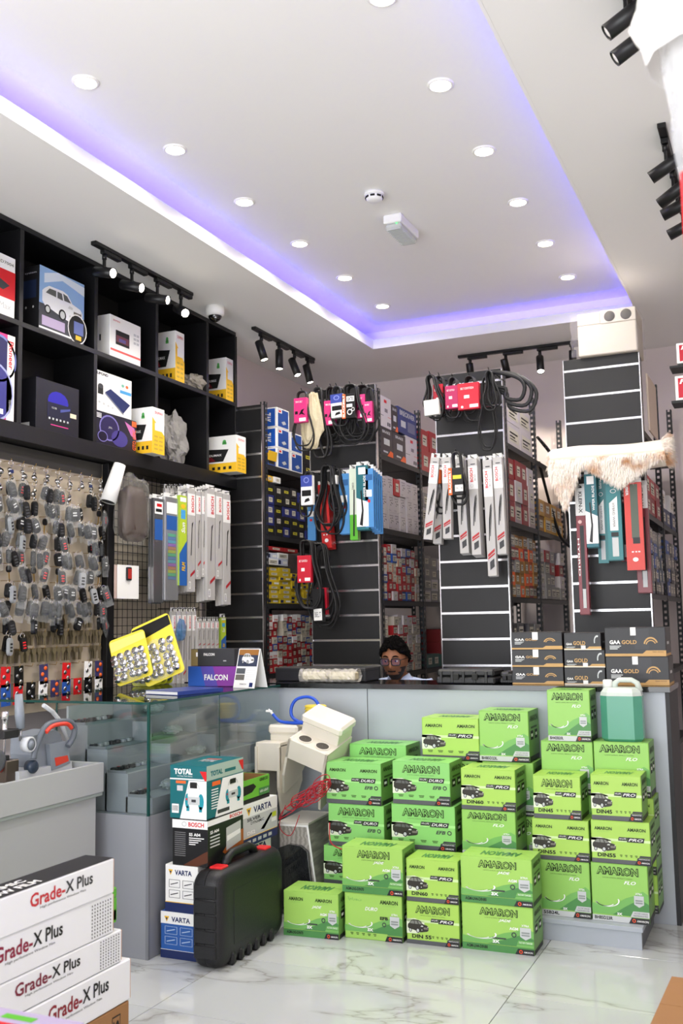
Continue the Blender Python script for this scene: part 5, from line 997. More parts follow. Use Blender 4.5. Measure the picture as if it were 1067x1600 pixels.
# wrapped cover and white tube on the grid
a = on(207, 800, X=-3.6); t = thing('wrapped_seat_cover', 'brown seat cover folded in a clear plastic bag on the wire grid', 'wrapped cover', (a.x, a.y, a.z))
crumple('folded_cover', None, None, (0, 0, -.02), .05, .11, .17, mat('#3d2c26', .5, var=.25, vscale=8), 5, .14, parent=t, n=12, flat=False, sq=.55); crumple('clear_bag', None, None, (0, 0, .0), .062, .135, .215, mat('#d8d5d0', .08, 0, .1, bump=1, bscale=22), 9, .22, parent=t, n=14, sq=.6)
a = on(178, 755, X=-3.6); t = thing('white_tube', 'short white cardboard tube hanging beside the wrapped seat cover', 'tube', (a.x, a.y, a.z), (R(-16), R(8), 0)); t.scale = (1.2, 1.2, 1.2); ob('tube_wall', MB().lathe([(.034, -.1), (.04, -.1), (.03, .1), (.022, .1)], 22, PAPER, cap=False), t); ob('tube_end', MB().lathe([(.001, -.096), (.034, -.096)], 20, DGRY, cap=False), t)
a = on(183, 882, X=-3.64); b = on(216, 936, X=-3.64); t = thing('remote_card', 'white card with a small keyless remote on the wire grid', 'card', (a.x, a.y, b.z)); ob('card', MB().box(0, .003, 0, b.y - a.y, 0, a.z - b.z, PAPER), t); ob('back_card', MB().box(-.008, -.004, -.02, .1, .0, .2, mat('#c8b0a8', .5)), t); ob('remote', MB().box(.003, .018, .08, .125, .11, .19, KB, b=.004).box(.018, .0195, .085, .12, .12, .18, mat('#b5342c', .4)), t)
# chrome cap blister cards leaning on the glass top
def blister(label, loc, rot, W, H, cardm, topm, n):
    t = thing('blister_card', label, 'blister card', loc, rot, group='yellow blister cards'); ob('card', MB().prism([(x - W / 2, z) for x, z in rrect(W, H, .02, 3)], -.001, .001, cardm), t); ob('header', MB().prism([(-W / 2 + .004, H * .74), (W / 2 - .004, H * .8), (W / 2 - .004, H - .012), (-W / 2 + .004, H - .012)], -.0016, -.001, topm), t)
    rn = random.Random(n); cap = MB().lathe([(.0195, 0), (.0195, -.008), (.014, -.02), (.001, -.026)], 14, CHROME, T=Matrix.Rotation(R(-90), 4, 'X') @ Matrix.Scale(-1, 4, (0, 0, 1))).mesh('chrome_cap'); recalc(cap)
    for r_ in range(n):
        for k in range(5): ob('chrome_cap', cap, t, (-W * .4 + k * W * .19 + rn.uniform(-.006, .006), -.02 + rn.uniform(-.004, .004), .035 + r_ * .038 + rn.uniform(-.006, .006)))
    pouch = crumple('clear_pouch', None, None, (0, -.022, H * .32), W * .47, .022, H * .33, mat('#e6e8ea', .06, 0, .12, bump=1, bscale=40), n, .12, parent=t, n=10)
    return t
YC = mat('#eede4a', .4)
blister('yellow card with black top holding chrome nut caps in the tilted front pouch', (-2.98, 4.40, DTZ + .05), (R(-8), R(-22), R(8)), .235, .33, YC, KB, 5); blister('yellow card with chrome nut caps leaning behind, left of the black topped one', (-3.12, 4.33, DTZ + .045), (R(-8), R(-18), R(8)), .215, .25, YC, mat('#f2e680', .4), 4)
for k in range(4): blister('small lime card in the pile, %s from the top' % ocol[k], (-3.27 + .01 * k, 4.78 - .07 * k, DTZ + .002), (R(-4), R(-1), R(10)), .14, .26 - .055 * k, mat('#d8dd3a', .4), mat('#5d8a2a', .4), 1)
crumple('small_parts_bag', 'clear bag with blue fitting hanging at the lower wire grid', 'parts bag', tuple(on(283, 985, X=-3.57)), .02, .045, .07, mat('#4f86b8', .2, 0, .55), 6, .3, n=10)
# ------------------------------------------------------------------ drive belts on the slatwall columns
RUB = mat('#1c1c1e', .55, bump=.2, bscale=300)
def belt(label, px, py, Y, W, L, turns=2, sl=None, r_=.0055, seed=0, sway=0, sp=None):
    """hook at image point (px,py) on plane Y; sl = (material, drop, height, width, print)"""
    a = on(px, py, Y=Y); t = thing('drive_belt', label, 'drive belt', (a.x, a.y, a.z), group='drive belts hung on the columns'); rn = random.Random(seed)
    ob('display_hook', MB().tube([(0, .0, .004), (0, SY - a.y, .004)], .003, 6, BLK).tube([(0, 0, .004), (0, -.02, .02)], .003, 6, BLK), t)
    for k in range(turns):
        w_, l_ = W * rn.uniform(.7, 1.05), L * rn.uniform(.75, 1.02); dy = -.006 + .018 * k; ph = rn.uniform(-.03, .03) + sway
        P = [(0, dy, 0), (w_ * .22, dy, -.02), (w_ * .3 + ph * .3, dy - .008, -l_ * .35), (w_ * .5 + ph * .8, dy, -l_ * .75), (w_ * .3 + ph, dy + .004, -l_ * .97), (ph, dy, -l_), (-w_ * .3 + ph, dy - .004, -l_ * .96), (-w_ * .5 + ph * .8, dy, -l_ * .72), (-w_ * .25 + ph * .3, dy + .006, -l_ * .35), (-w_ * .22, dy, -.02)]
        ob('belt_loop', MB().tube(smooth(P, 4, True), r_, 6, RUB, closed=True, up=(0, 1, 0), flat=1.6), t)
    if sl:
        m_, drop, h_, w_, pr_ = sl; s = ob('sleeve', MB().box(-w_ / 2, w_ / 2, -.022, .016, -h_, 0, m_, b=.002), t, (sway * .4, -.014, -drop), (0, R(-sway * 60), 0))
        if pr_: ob('sleeve_print', pr_.mesh(w_, h_, 'F', (-w_ / 2, -.022, -h_)), s)
    return t
PINK = mat('#d8377e', .4); CRIM = mat('#c71f35', .4); BYEL = mat('#d9cf3a', .4)
pp = Print().text(PAPER, 'TIMING BELT', .12, .8, .7, .88, 1, .01).rect(KB, .1, .34, .32, .46).poly(KB, [(.4, .3), (.6, .5), (.85, .55), (.7, .4), (.9, .28), (.6, .34)], 1).rect(PAPER, .42, .04, .95, .18)
pr2 = Print().text(PAPER, 'BELT CONTITECH', .15, .76, .75, .84, 1, .01).rect(PAPER, .3, .42, .55, .54).rect(PAPER, .55, .06, .95, .18).ell(PAPER, .2, .1, .06, .05)
pb = Print().rect(ORG, 0, 0, .28, 1).text(PAPER, 'BLACKBELT', .06, .05, .22, .95, 2, .03, 0, 90).rect(PAPER, .36, .68, .95, .9).text(INK, 'GATES', .42, .72, .9, .86, 2, .02).rect(PAPER, .36, .45, .8, .58).ring(PAPER, .6, .25, .2, .12, .3, 2).ring(PAPER, .85, .35, .12, .08, .3, 2)
pw = Print().rect(mat('#3a4a9e', .4), 0, .62, 1, 1).rect(KB, .1, .3, .9, .5, 2).ring(mat('#8c97d8', .4), .5, .84, .24, .1, .3, 2).poly(KB, [(.3, .08), (.8, .14), (.7, .24), (.4, .2)], 2)
py_ = Print().rect(ORG, 0, 0, .26, 1).text(PAPER, 'BLACKBELT', .05, .08, .2, .92, 2, .03, 0, 90).rect(BYEL, .32, .58, .9, .72).rect(PAPER, .45, .12, 1, .36).text(INK, '5PK 1138', .5, .2, .95, .27, 2)
# column 1, top row
belt('large drive belt with pink sleeve hanging out over the left edge of column', 472, 612, 6.0, .2, .42, 2, (PINK, .05, .17, .095, pp), seed=1)
belt('ribbed belt in a beige bag beside the pink sleeve on the left column', 497, 607, 6.06, .12, .48, 2, None, .008, 2, .04)
belt('drive belt with second pink sleeve on the left column', 517, 605, 6.08, .17, .37, 4, (PINK, .1, .17, .08, pp), seed=3); belt('drive belt with blue and white sleeve on the left column', 526, 604, 6.0, .16, .35, 4, (PAPER, .06, .16, .09, pw), seed=4, sway=.03)
belt('drive belt with black and orange sleeve on the left column', 547, 601, 6.0, .2, .4, 5, (KB, .07, .165, .095, pb), seed=5); belt('drive belt with narrow pink sleeve right of the black and orange one', 566, 602, 6.06, .17, .4, 4, (PINK, .07, .16, .06, pp), seed=6); belt('drive belt with pink sleeve at right end of the left column top row', 577, 606, 6.04, .12, .3, 2, (PINK, .1, .14, .06, pp), seed=7)
a = on(487, 660, Y=6.03); crumple('beige_parts_bag', 'beige plastic bag hanging between belts on the left column', 'plastic bag', (a.x, a.y, a.z), .08, .03, .2, mat('#c5b99a', .3, bump=.6, bscale=30), 14, .3, n=12)
# column 1, middle
belt('drive belt with blue and white sleeve in the middle of left column', 482, 737, 5.98, .12, .3, 2, (PAPER, .03, .2, .085, pw), seed=8); belt('black belts bundled in loops, middle of left column', 510, 728, 6.0, .17, .52, 5, None, .0065, 9); belt('black belts with white tags behind the bundled loops', 525, 732, 6.06, .13, .34, 3, (PAPER, .05, .06, .035, None), .006, 10)
pack('redp', 'red wiper pack behind the bundled belts on the left column', on(503, 752, Y=6.1), .07, .46, n=3, ry=R(-4), group='packs on the left column'); pack('blue', 'pale blue wiper pack partly hidden behind the sleeved belt', on(486, 768, Y=6.13), .06, .34, n=1, group='packs on the left column'); pack('blue', 'blue wiper pack left of the green one on left column', on(537, 735, Y=6.08), .075, .43, n=2, group='packs on the left column')
pack('green', 'green and white wiper pack on the left column', on(551, 727, Y=6.05), .055, .5, n=2, group='packs on the left column'); pack('teal', 'teal and white wiper pack on the left column', on(565, 722, Y=6.0), .085, .45, n=2, group='packs on the left column')
for k in range(5): pack('blue', 'blue wiper pack, %s in the fanned row right of the teal pack' % ocol[k], on(576 + 3.4 * k, 727 + 3 * k, Y=6.0 + .03 * k), .06, .41, T=.014, group='packs on the left column')
# column 1, lower bundle
belt('black belts with red sleeve in the lower bundle on left column', 478, 845, 5.95, .2, .5, 4, (CRIM, .1, .18, .1, pr2), .0065, 11); belt('black belts with black and white sleeve in the lower bundle', 495, 850, 6.0, .24, .58, 5, (KB, .3, .22, .075, Print().rect(PAPER, .1, .05, .9, .4).text(INK, 'BELT', .2, .15, .8, .3, 2)), .006, 12, .03); belt('black belts with dark red sleeve behind the lower bundle', 505, 858, 6.06, .16, .5, 2, (CRIM, .26, .18, .07, None), .006, 13)
# column 2
belt('black belt with white paper sleeve at left end of middle column', 672, 586, 5.98, .13, .3, 4, (mat('#d9d9d6', .5), .17, .1, .1, None), .0065, 14, .03); belt('drive belt with narrow red sleeve on middle column', 686, 588, 6.05, .1, .28, 3, (CRIM, .06, .19, .065, pr2), seed=15); belt('drive belt with magenta sleeve on the middle column', 707, 590, 6.02, .12, .3, 4, (mat('#b3245a', .4), .06, .15, .085, pr2), seed=16)
belt('drive belt with wide red sleeve on the middle column', 733, 588, 6.02, .14, .3, 4, (CRIM, .05, .17, .14, pr2), seed=17); belt('long loop of belt hanging low on the middle column', 760, 590, 6.0, .14, .5, 2, None, .0055, 18); belt('figure-eight belt tied near the right edge of the middle column', 764, 580, 5.94, .09, .26, 3, None, .0065, 19)
for k, (dx, w_, l_, lab) in enumerate(((.0, .2, .2, 'inner'), (.02, .26, .24, 'middle'), (.04, .3, .28, 'outer'))):
    a = on(775, 580, Y=5.98); t = thing('belt_coil', '%s loop of the thick black belt coil overhanging the middle column' % lab, 'drive belt', (a.x, a.y, a.z - .01), group='thick belt coil'); P = [(-.04, .01 * k, 0), (.05 + dx, -.02 + .01 * k, -.015), (.05 + w_ * .5, -.03, -.06 - .01 * k), (.04 + w_ * .72, -.03, -l_ * .6), (.03 + w_ * .6, -.02, -l_ * .95), (w_ * .3, -.02, -l_ * .85), (.06, -.01 + .01 * k, -l_ * .55), (-.02, .0, -.08)]
    ob('belt_loop', MB().tube(smooth(P, 4, True), .009, 7, RUB, closed=True, flat=1.4), t); ob('display_hook', MB().tube([(0, .02, -.012), (0, SY - a.y, -.012)], .003, 6, BLK), t)
gp = 'wiper packs on the middle column'
pack('bosch', 'tilted grey wiper pack at left end of the middle column', on(680, 709, Y=5.98), .058, .55, ry=R(7), group=gp); pack('bosch', 'grey wiper pack hidden between the two leftmost ones', on(686, 715, Y=6.1), .058, .56, ry=R(3), n=2, group=gp); pack('bosch', 'grey wiper pack second from left on middle column', on(697, 709, Y=5.98), .056, .54, ry=R(1), n=2, group=gp)
pack('bosch', 'grey wiper pack under the black and orange belt sleeve', on(716, 711, Y=6.04), .058, .63, ry=R(-2), n=3, group=gp); pack('bosch', 'thick grey wiper pack in the centre of the middle column', on(737, 711, Y=5.99), .06, .63, ry=R(-1), n=4, group=gp); pack('bosch', 'longest grey wiper pack on the middle column', on(760, 713, Y=6.0), .056, .75, ry=R(-1), n=2, group=gp); pack('bosch', 'grey wiper pack at right end of the middle column', on(776, 709, Y=6.02), .058, .63, ry=R(-1), n=2, group=gp)
belt('drive belt with black and orange sleeve over the grey wiper packs', 713, 707, 5.9, .1, .35, 2, (KB, .1, .17, .095, py_), .008, 20); belt('drive belt with orange and white sleeve behind the leftmost packs', 685, 735, 6.07, .09, .3, 2, (ORG, .0, .09, .05, None), .006, 21)
# column 3
g3 = 'wiper packs under the fur roll'
pack('klein', 'long white and dark red wiper pack at left under the fur roll', on(905, 757, Y=6.02), .058, .78, n=2, group=g3); pack('teal', 'teal and white wiper pack hanging from the fur roll, left', on(921, 735, Y=5.98), .07, .46, n=2, group=g3); pack('teal2', 'dark teal wiper pack behind the teal and white one', on(937, 740, Y=6.06), .06, .54, group=g3); pack('teal2', 'wide teal wiper pack in the middle under the fur roll', on(956, 735, Y=5.98), .085, .53, n=2, group=g3)
pack('klein', 'dark red wiper pack behind the wide teal one', on(971, 742, Y=6.1), .05, .52, group=g3); pack('red', 'bright red wiper pack with bundled blades under the fur roll', on(987, 748, Y=5.97), .1, .535, T=.03, group=g3); pack('klein', 'dark red wiper pack sticking out below the bright red one', on(999, 752, Y=6.08), .08, .66, n=2, group=g3)
# fur roll
t = thing('sheepskin_roll', 'rolled cream sheepskin with tan fur hanging across the right column', 'sheepskin', (on(862, 722, Y=6.0)))
b_ = on(1040, 713, Y=6.0); LN = b_.x - t.location.x; HIDE = mat('#ebe0d0', .55, var=.03)
rows = []
for i in range(17):
    u = i / 16; r_ = []
    for k in range(16): a = 2 * math.pi * k / 16; rr = .08 * (1 + .04 * math.sin(3 * a + 5 * u)); r_.append((LN * u, rr * math.cos(a) + .02, rr * math.sin(a) + .008 * math.sin(7 * u)))
    rows.append(r_)
mb = MB().grid(rows, HIDE, closed=True); mb.add(rows[0], [list(range(16))[::-1]], HIDE); mb.add(rows[-1], [list(range(16))], HIDE); ob('hide_roll', mb, t)
for x in (.12, .5): ob('display_hook', MB().tube([(x, .02, -.08), (x, SY - 6.0, -.08)], .004, 6, BLK), t)
def fur_mat():
    mt = bpy.data.materials.new('fur'); mt.use_nodes = True; nt = mt.node_tree; tc = nt.nodes.new('ShaderNodeTexCoord'); n = nt.nodes.new('ShaderNodeTexNoise'); n.inputs['Scale'].default_value = 9; n.inputs['Detail'].default_value = 3; r = nt.nodes.new('ShaderNodeValToRGB')
    r.color_ramp.elements[0].position = .47; r.color_ramp.elements[0].color = lin('#f4ede2'); r.color_ramp.elements[1].position = .72; r.color_ramp.elements[1].color = lin('#c08a5c')
    nt.links.new(tc.outputs['Object'], n.inputs['Vector']); nt.links.new(n.outputs['Fac'], r.inputs[0]); nt.links.new(r.outputs[0], nt.nodes['Principled BSDF'].inputs['Base Color']); nt.nodes['Principled BSDF'].inputs['Roughness'].default_value = .9; return mt
FUR = fur_mat(); rn = random.Random(5)
def furpatch(name, outline_fn, n, ln, base):
    mb = MB()
    for k in range(n):
        p0, d = outline_fn(rn); d = (Vector(d) + Vector((rn.uniform(-.35, .35), rn.uniform(-.3, .3), rn.uniform(-.35, .35)))).normalized(); L_ = ln * rn.uniform(.6, 1.2); p0 = Vector(p0); s = d.cross(Vector((0, 1, .2))).normalized() * rn.uniform(.002, .0035)
        mid = p0 + d * L_ * .55 + Vector((0, -.004, 0)); tip = p0 + d * L_ + Vector((0, 0, -.012)); mb.add([p0 - s, p0 + s, mid + s * .7, mid - s * .7, tip], [(0, 1, 2, 3), (3, 2, 4)], FUR)
    return ob(name, mb, t, kind='stuff')
def flap(rn):   # two hanging lobes below the roll
    while 1:
        u, v = rn.random(), rn.random()
        low = .28 * max(0, 1 - abs(u - .13) / .17) if u < .3 else .15 * max(0, 1 - abs(u - .62) / .34)
        if v * .28 < low + .02: break
    return (LN * u, -.064 - .02 * rn.random(), .0 - v * .28), (.15 * math.sin(u * 20), -.25, -1)
mb = MB(); rows = []
for i in range(25):
    u = i / 24; low = .25 * max(0, 1 - abs(u - .13) / .17) if u < .3 else .13 * max(0, 1 - abs(u - .62) / .34)
    rows.append([(LN * u, -.062 - .006 * math.sin(v * 3), .01 - (low + .03) * v) for v in (0, .33, .66, 1)] + [(LN * u, -.045, .01 - (low + .025) * v) for v in (1, .5, 0)])
mb.grid(rows, mat('#e8d9c4', .9)); ob('hanging_flap', mb, t); furpatch('fur', flap, 9000, .04, None)
def endf(rn): a = rn.uniform(0, 6.28); r_ = .076 * math.sqrt(rn.random()); return (LN + rn.uniform(-.02, .01), .02 + r_ * math.cos(a), .02 + r_ * math.sin(a)), (1, .1 * math.cos(a) - .2, .5 * math.sin(a))
furpatch('end_fur', endf, 2200, .05, None)
def endl(rn): a = rn.uniform(0, 6.28); return (rn.uniform(0, .02), .02 + .07 * math.cos(a), .07 * math.sin(a)), (-.8, -.3, -.7)
furpatch('end_fur', endl, 700, .035, None)
# foam box on the column
a = on(906, 560, Y=6.2); b = on(994, 487, Y=6.2); t = thing('foam_box', 'white foam packing block with two round holes wrapped in stretch film', 'foam block', (a.x, 6.16, 3.02)); FW, FH = b.x - a.x, .27; FOAM = mat('#d3cabd', .7, bump=.2, bscale=200)
mb = MB(); mb.box(0, FW, 0, .3, 0, FH - .075, FOAM, b=.006); mb.box(0, FW * .4, 0, .3, FH - .075, FH, FOAM, b=.004); mb.box(FW * .4, FW, .03, .3, FH - .075, FH, FOAM); ob('block', mb, t)
ob('holder', MB().box(FW * .4, FW, -.004, .03, FH - .078, FH + .004, FOAM, b=.003), t)
for k in range(2): ob('hole_shade_disc', MB().lathe([(.001, 0), (.033, 0), (.034, -.003)], 24, mat('#4f4a44', .8), T=Matrix.Translation((FW * (.56 + .28 * k), -.005, FH - .037)) @ Matrix.Rotation(R(90), 4, 'X'), cap=False), t)  # flat discs; the dark of each hole is painted as their colour
FW2 = mat('#efeaf2', .06, 0, .1, bump=1, bscale=28); mb = MB(); rows = []
for i in range(9):
    z = -.002 + FH * 1.03 * i / 8; rows.append([(x + rn.uniform(-.008, .008), y + rn.uniform(-.008, .004), z + rn.uniform(-.006, .006) * (0 < i < 8)) for x, y in [(-.05, .1), (-.045, .0), (-.01, -.015), (FW * .33, -.012), (FW * .66, -.016), (FW + .01, -.012), (FW + .015, .15), (FW + .01, .31), (FW * .5, .315), (-.04, .31)]])
ob('stretch_film', mb.grid(rows, FW2, smooth=False, closed=True), t)
# goods at the right edge
t0 = on(1056, 535, Y=6.0); 
for k, (py, h_) in enumerate(((537, .12), (588, .145))):
    c_ = on(1056 - 2 * k, py, Y=6.0); p = Print().rect(CRIM, .08, .1, .95, .9).text(PAPER, 'FCS', .12, .66, .7, .86, 2, .03, .2); o = carton('filter_box', 'white and crimson box, %s of the two at the right edge' % ('upper', 'lower')[k], 'box', (c_.x, 6.0, c_.z - h_), (.2, .12, h_), PAPER, 0, [('front_print', p.mesh(.2, h_, 'F'))], 'crimson boxes at the right edge')
ob('wall_bracket_shelf', MB().box(-.56, XR - .002, 5.98, 6.14, 2.63, 2.645, BLK2).box(-.56, XR - .002, 5.98, 6.14, 2.84, 2.852, BLK2), label='thin black shelf boards under the crimson boxes', cat='shelf')
# wrapped goods hanging close to the camera, upper right
t = thing('hanging_wrapped_goods', 'white hooded plastic-wrapped goods hanging close to camera at right', 'wrapped goods', (-.028, 1.5, 2.0)); WP = mat('#f4f2ee', .3, 0, .92, bump=.5, bscale=20)
rows = []
for i in range(14):
    z = .62 - .40 * i / 13; w_ = .03 + .098 * math.sin(min(1, (i + 1) / 10) * math.pi / 2) + (.012 if i == 11 else 0); rows.append([(.0 + w_ * math.cos(R(a)) * (1 + .05 * math.sin(a + i)), .1 * math.sin(R(a)), z) for a in range(0, 360, 24)])
ob('white_hood', MB().grid(rows, WP, closed=True), t)
rows = []
for i in range(16):
    z = .25 - .55 * i / 15; w_ = .105 - .003 * i + rn.uniform(-.006, .006); rows.append([(.005 + w_ * math.cos(R(a)), .07 * math.sin(R(a)), z) for a in range(0, 360, 24)])
ob('clear_sleeve', MB().grid(rows, mat('#eef0f2', .15, 0, .35, bump=1, bscale=25), smooth=False, closed=True), t)
ob('red_carton', MB().box(-.08, .08, -.04, .04, -.21, .04, mat('#e0353a', .4), b=.003), t); ob('grey_pump', MB().box(-.06, .08, -.03, .03, .05, .2, mat('#54575c', .4), b=.01), t); ob('blue_tag', MB().box(-.07, -.03, -.042, -.038, .02, .1, mat('#7aa7cf', .4)), t); ob('hang_cord', MB().cyl((0, 0, .6), (0, 0, HC - 2.0), .002, n=6, mt=PAPER), t)
# ------------------------------------------------------------------ boxed parts on the racks
def stick(col, style):
    p = Print()
    if style == 0: p.rect(mat('#d9d4c4', .6), .3, .25, .78, .75).rect(INK, .36, .55, .7, .6, 2).rect(INK, .36, .42, .6, .46, 2)
    elif style == 1: p.rect(mat('#d9d4c4', .6), .12, .2, .88, .8).rect(INK, .2, .55, .8, .62, 2).rect(INK, .2, .4, .6, .46, 2).rect(INK, .2, .28, .7, .32, 2)
    elif style == 2:   # white box with grey dots
        p.rect(mat('#8a7f86', .5), .2, .8, .8, .84)
        for (u, v) in ((.35, .62), (.6, .66), (.5, .5), (.68, .48), (.4, .38)): p.rect(DGRY, u, v, u + .1, v + .07)
        p.rect(mat('#8a7f86', .5), .1, .1, .5, .12)
    elif style == 3: p.rect(BYEL, .25, .35, .8, .62).rect(INK, .32, .46, .7, .52, 2)
    elif style == 4:   # orange stripes
        for k in range(4): p.poly(ORG, [(.02, .2 * k + .02), (.3, .2 * k + .14), (.3, .2 * k + .24), (.02, .2 * k + .12)])
        p.rect(mat('#d9d4c4', .6), .4, .2, .92, .8, 2).rect(INK, .48, .5, .84, .56, 3)
    elif style == 5: p.rect(PAPER, .05, .05, .95, .5).text(RED, 'TTP', .15, .12, .85, .42, 2, .03)
    elif style == 6: p.rect(NAVY, .05, .2, .3, .8).rect(PAPER, .5, .3, .9, .7)
    return p
_F = {}
def fill(xp, y0, y1, z0, rows, cols, rowh, pal, desc, depth=.2, seed=1, prob=.97, jit=.012, name='parts_carton', cat='parts box', skip=()):
    rn = random.Random(seed); cw = (y1 - y0) / cols
    for c_ in range(cols):
        z = z0 + .001
        for r_ in range(rows):
            if (r_, c_) in skip or (r_ and rn.random() > prob): break
            m_, nm, st = pal[rn.randrange(len(pal))] if not callable(pal) else pal(r_, c_, rn)
            wv = cw - .004 - .004 * rn.randrange(2); hv = rowh - .001 - .006 * rn.randrange(2); dv = depth
            k = (round(wv, 4), round(hv, 4), st)
            if k not in _F: _F[k] = stick(m_, st).mesh(wv, hv, 'R', (dv, 0, 0))
            lab = '%s carton, %s from left, %s layer, %s' % (nm, ocol[min(c_, 10)], ('bottom', 'second', 'third', 'fourth', 'fifth', 'sixth', 'seventh', 'eighth', 'ninth')[r_], desc)
            carton(name, lab, cat, (xp - .008 - depth - rn.random() * jit, y0 + c_ * cw + .002, z), (dv, wv, hv), m_, 0, (('label_print', _F[k]),), 'cartons on ' + desc, bevel=.0015, flaps=False); z += hv + .0006
RD = mat('#b3222a', .45); RD2 = mat('#8f1f25', .45); CR2 = mat('#c9c0ae', .55); BL2 = mat('#2a4f9a', .45); BR = mat('#a8793f', .6); WH2 = mat('#cfc8cb', .5); GY = mat('#8f8d8c', .5); DK = mat('#1e1e22', .45); DBR = mat('#3b3338', .45)
X0, X1, X2, X3 = -3.385, -2.5, -1.615, -.755
def zak(y0, z, w_, h_, lab):
    f = Print().rect(mat('#1d56b8', .4), .06, .06, .94, .94).text(PAPER, 'ZAK', .55, .25, .8, .75, 2, .04, 0, -90).text(PAPER, 'AIR FILTER', .12, .1, .26, .9, 2, .03, 0, -90)
    r_ = Print().rect(mat('#244f9e', .4), .08, .06, .92, .94).poly(LGRY, [(.35, .3), (.6, .4), (.75, .28), (.5, .18)], 2).rect(PAPER, .1, .74, .4, .92, 2).rect(RED, .14, .78, .32, .88, 3)
    carton('air_filter_box', lab, 'filter box', (X0 - .26, y0, z), (.25, w_, h_), PAPER, 0, [('side_print', f.mesh(.25, h_, 'F')), ('front_print', r_.mesh(w_, h_, 'R', (.25, 0, 0)))], 'blue and white air filter boxes')
for k in range(3): zak(6.45, 2.546 + .152 * k, .2, .15, 'blue and white air filter box, %s of the front stack' % ('lowest', 'middle', 'topmost')[k])
for k in range(2): zak(6.67, 2.546 + .152 * k, .2, .15, 'blue and white air filter box, %s of the stack behind' % ('lower', 'upper')[k])
o = carton('open_filter_box', 'opened blue and yellow filter box tipped in front of the blue stack', 'filter box', (X0 - .2, 6.285, 2.546), (.19, .13, .085), mat('#3c5fae', .4), 0, [('front_print', Print().rect(YEL, 0, .75, 1, 1).rect(DGRY, .2, .1, .9, .7).mesh(.13, .085, 'R', (.19, 0, 0)))]); ob('open_flap', MB().box(.19, .194, .0, .13, .06, .13, YEL, T=Matrix.Rotation(R(8), 4, 'Y')), o)
fill(X0, 6.9, 7.05, 2.545, 3, 1, .1, [(DK, 'black and yellow', 3)], 'top shelf left rack', seed=2, name='filter_carton')
fill(X0, 6.285, 7.04, 2.035, 5, 6, .077, [(DK, 'black and yellow', 3), (DK, 'black and yellow', 3), (DK, 'black', 0), (DK, 'black and yellow', 3), (mat('#2b3378', .45), 'navy', 0)], 'second shelf left rack', seed=3, name='filter_carton', prob=.99); fill(X0, 6.29, 6.5, 2.425, 1, 2, .045, [(YEL, 'yellow', 0), (PAPER, 'white', 0)], 'shelf top left rack', seed=4, name='filter_carton')
fill(X0, 6.285, 7.04, 1.542, 8, 4, .034, [(mat('#d9bd2a', .45), 'flat yellow', 0), (mat('#d9bd2a', .45), 'flat yellow', 6)], 'third shelf left rack', seed=5, name='filter_carton'); fill(X0, 6.29, 6.62, 1.82, 2, 2, .05, [(PAPER, 'white', 1), (mat('#cfd5e6', .5), 'pale', 6)], 'over yellow packs left rack', seed=6, name='filter_carton'); fill(X0, 6.30, 6.78, 1.925, 1, 2, .035, [(RD, 'flat red', 0)], 'pile top left rack', seed=7, name='filter_carton')
fill(X0, 6.285, 7.05, 1.045, 8, 10, .055, [(RD, 'red', 1), (RD2, 'dark red', 1), (CR2, 'cream', 1), (RD, 'red', 0), (RD2, 'dark red', 0), (BL2, 'blue', 1), (PAPER, 'white', 5), (RD, 'red', 1)], 'fourth shelf left rack', seed=8, name='filter_carton')
# rack behind the man
def big(y0, y1, z0, h_, body, lab, pr_=None, xo=.0): carton('brake_box', lab, 'parts box', (X1 - .01 - .3 - xo, y0, z0), (.3, y1 - y0, h_), body, 0, [('front_print', pr_.mesh(y1 - y0, h_, 'R', (.3, 0, 0)))] if pr_ else [], 'large boxes on the top shelf behind the man')
dkp = Print().text(LGRY, 'BRAKE', .2, .8, .8, .9, 1, .03).rect(LGRY, .3, .4, .75, .62).poly(ORG, [(.55, .02), (1, .02), (1, .2), (.8, .24)], 2).rect(LGRY, .25, .12, .6, .18, 2)
whp = Print().rect(RED, .4, .8, .62, .9).rect(mat('#7d747c', .5), .45, .5, .7, .62).rect(INK, 0, .36, .35, .375).rect(RED, .7, .36, 1, .375).rect(DGRY, .65, .08, .76, .2).rect(DGRY, .8, .08, .92, .2)
blp = Print().text(LGRY, 'BRECKNER', .1, .7, .9, .9, 1, .03).rect(LGRY, .15, .25, .4, .5).rect(mat('#6f7390', .4), .5, .15, .9, .55)
big(6.285, 6.53, 2.546, .2, DBR, 'dark brake box, left of the lower row on top shelf', dkp); big(6.535, 6.79, 2.546, .2, DBR, 'dark brake box, middle of the lower row on top shelf', dkp); big(6.795, 7.04, 2.546, .215, WH2, 'white and red brake box at right of the lower row', whp)
big(6.285, 6.51, 2.748, .22, WH2, 'white brake box on top at the left of the rack', whp); big(6.515, 6.64, 2.748, .19, DBR, 'small dark brake box between white and blue boxes', dkp); big(6.645, 7.04, 2.763, .19, mat('#2f3c7a', .45), 'large blue box on the top shelf behind the man', blp)
fill(X1, 6.285, 7.03, 2.035, 3, 6, .128, lambda r_, c_, rn: (RD, 'small red', 0) if (r_, c_) == (2, 2) else (WH2, 'white', 2), 'second shelf behind the man', seed=9, prob=1, name='pad_carton')
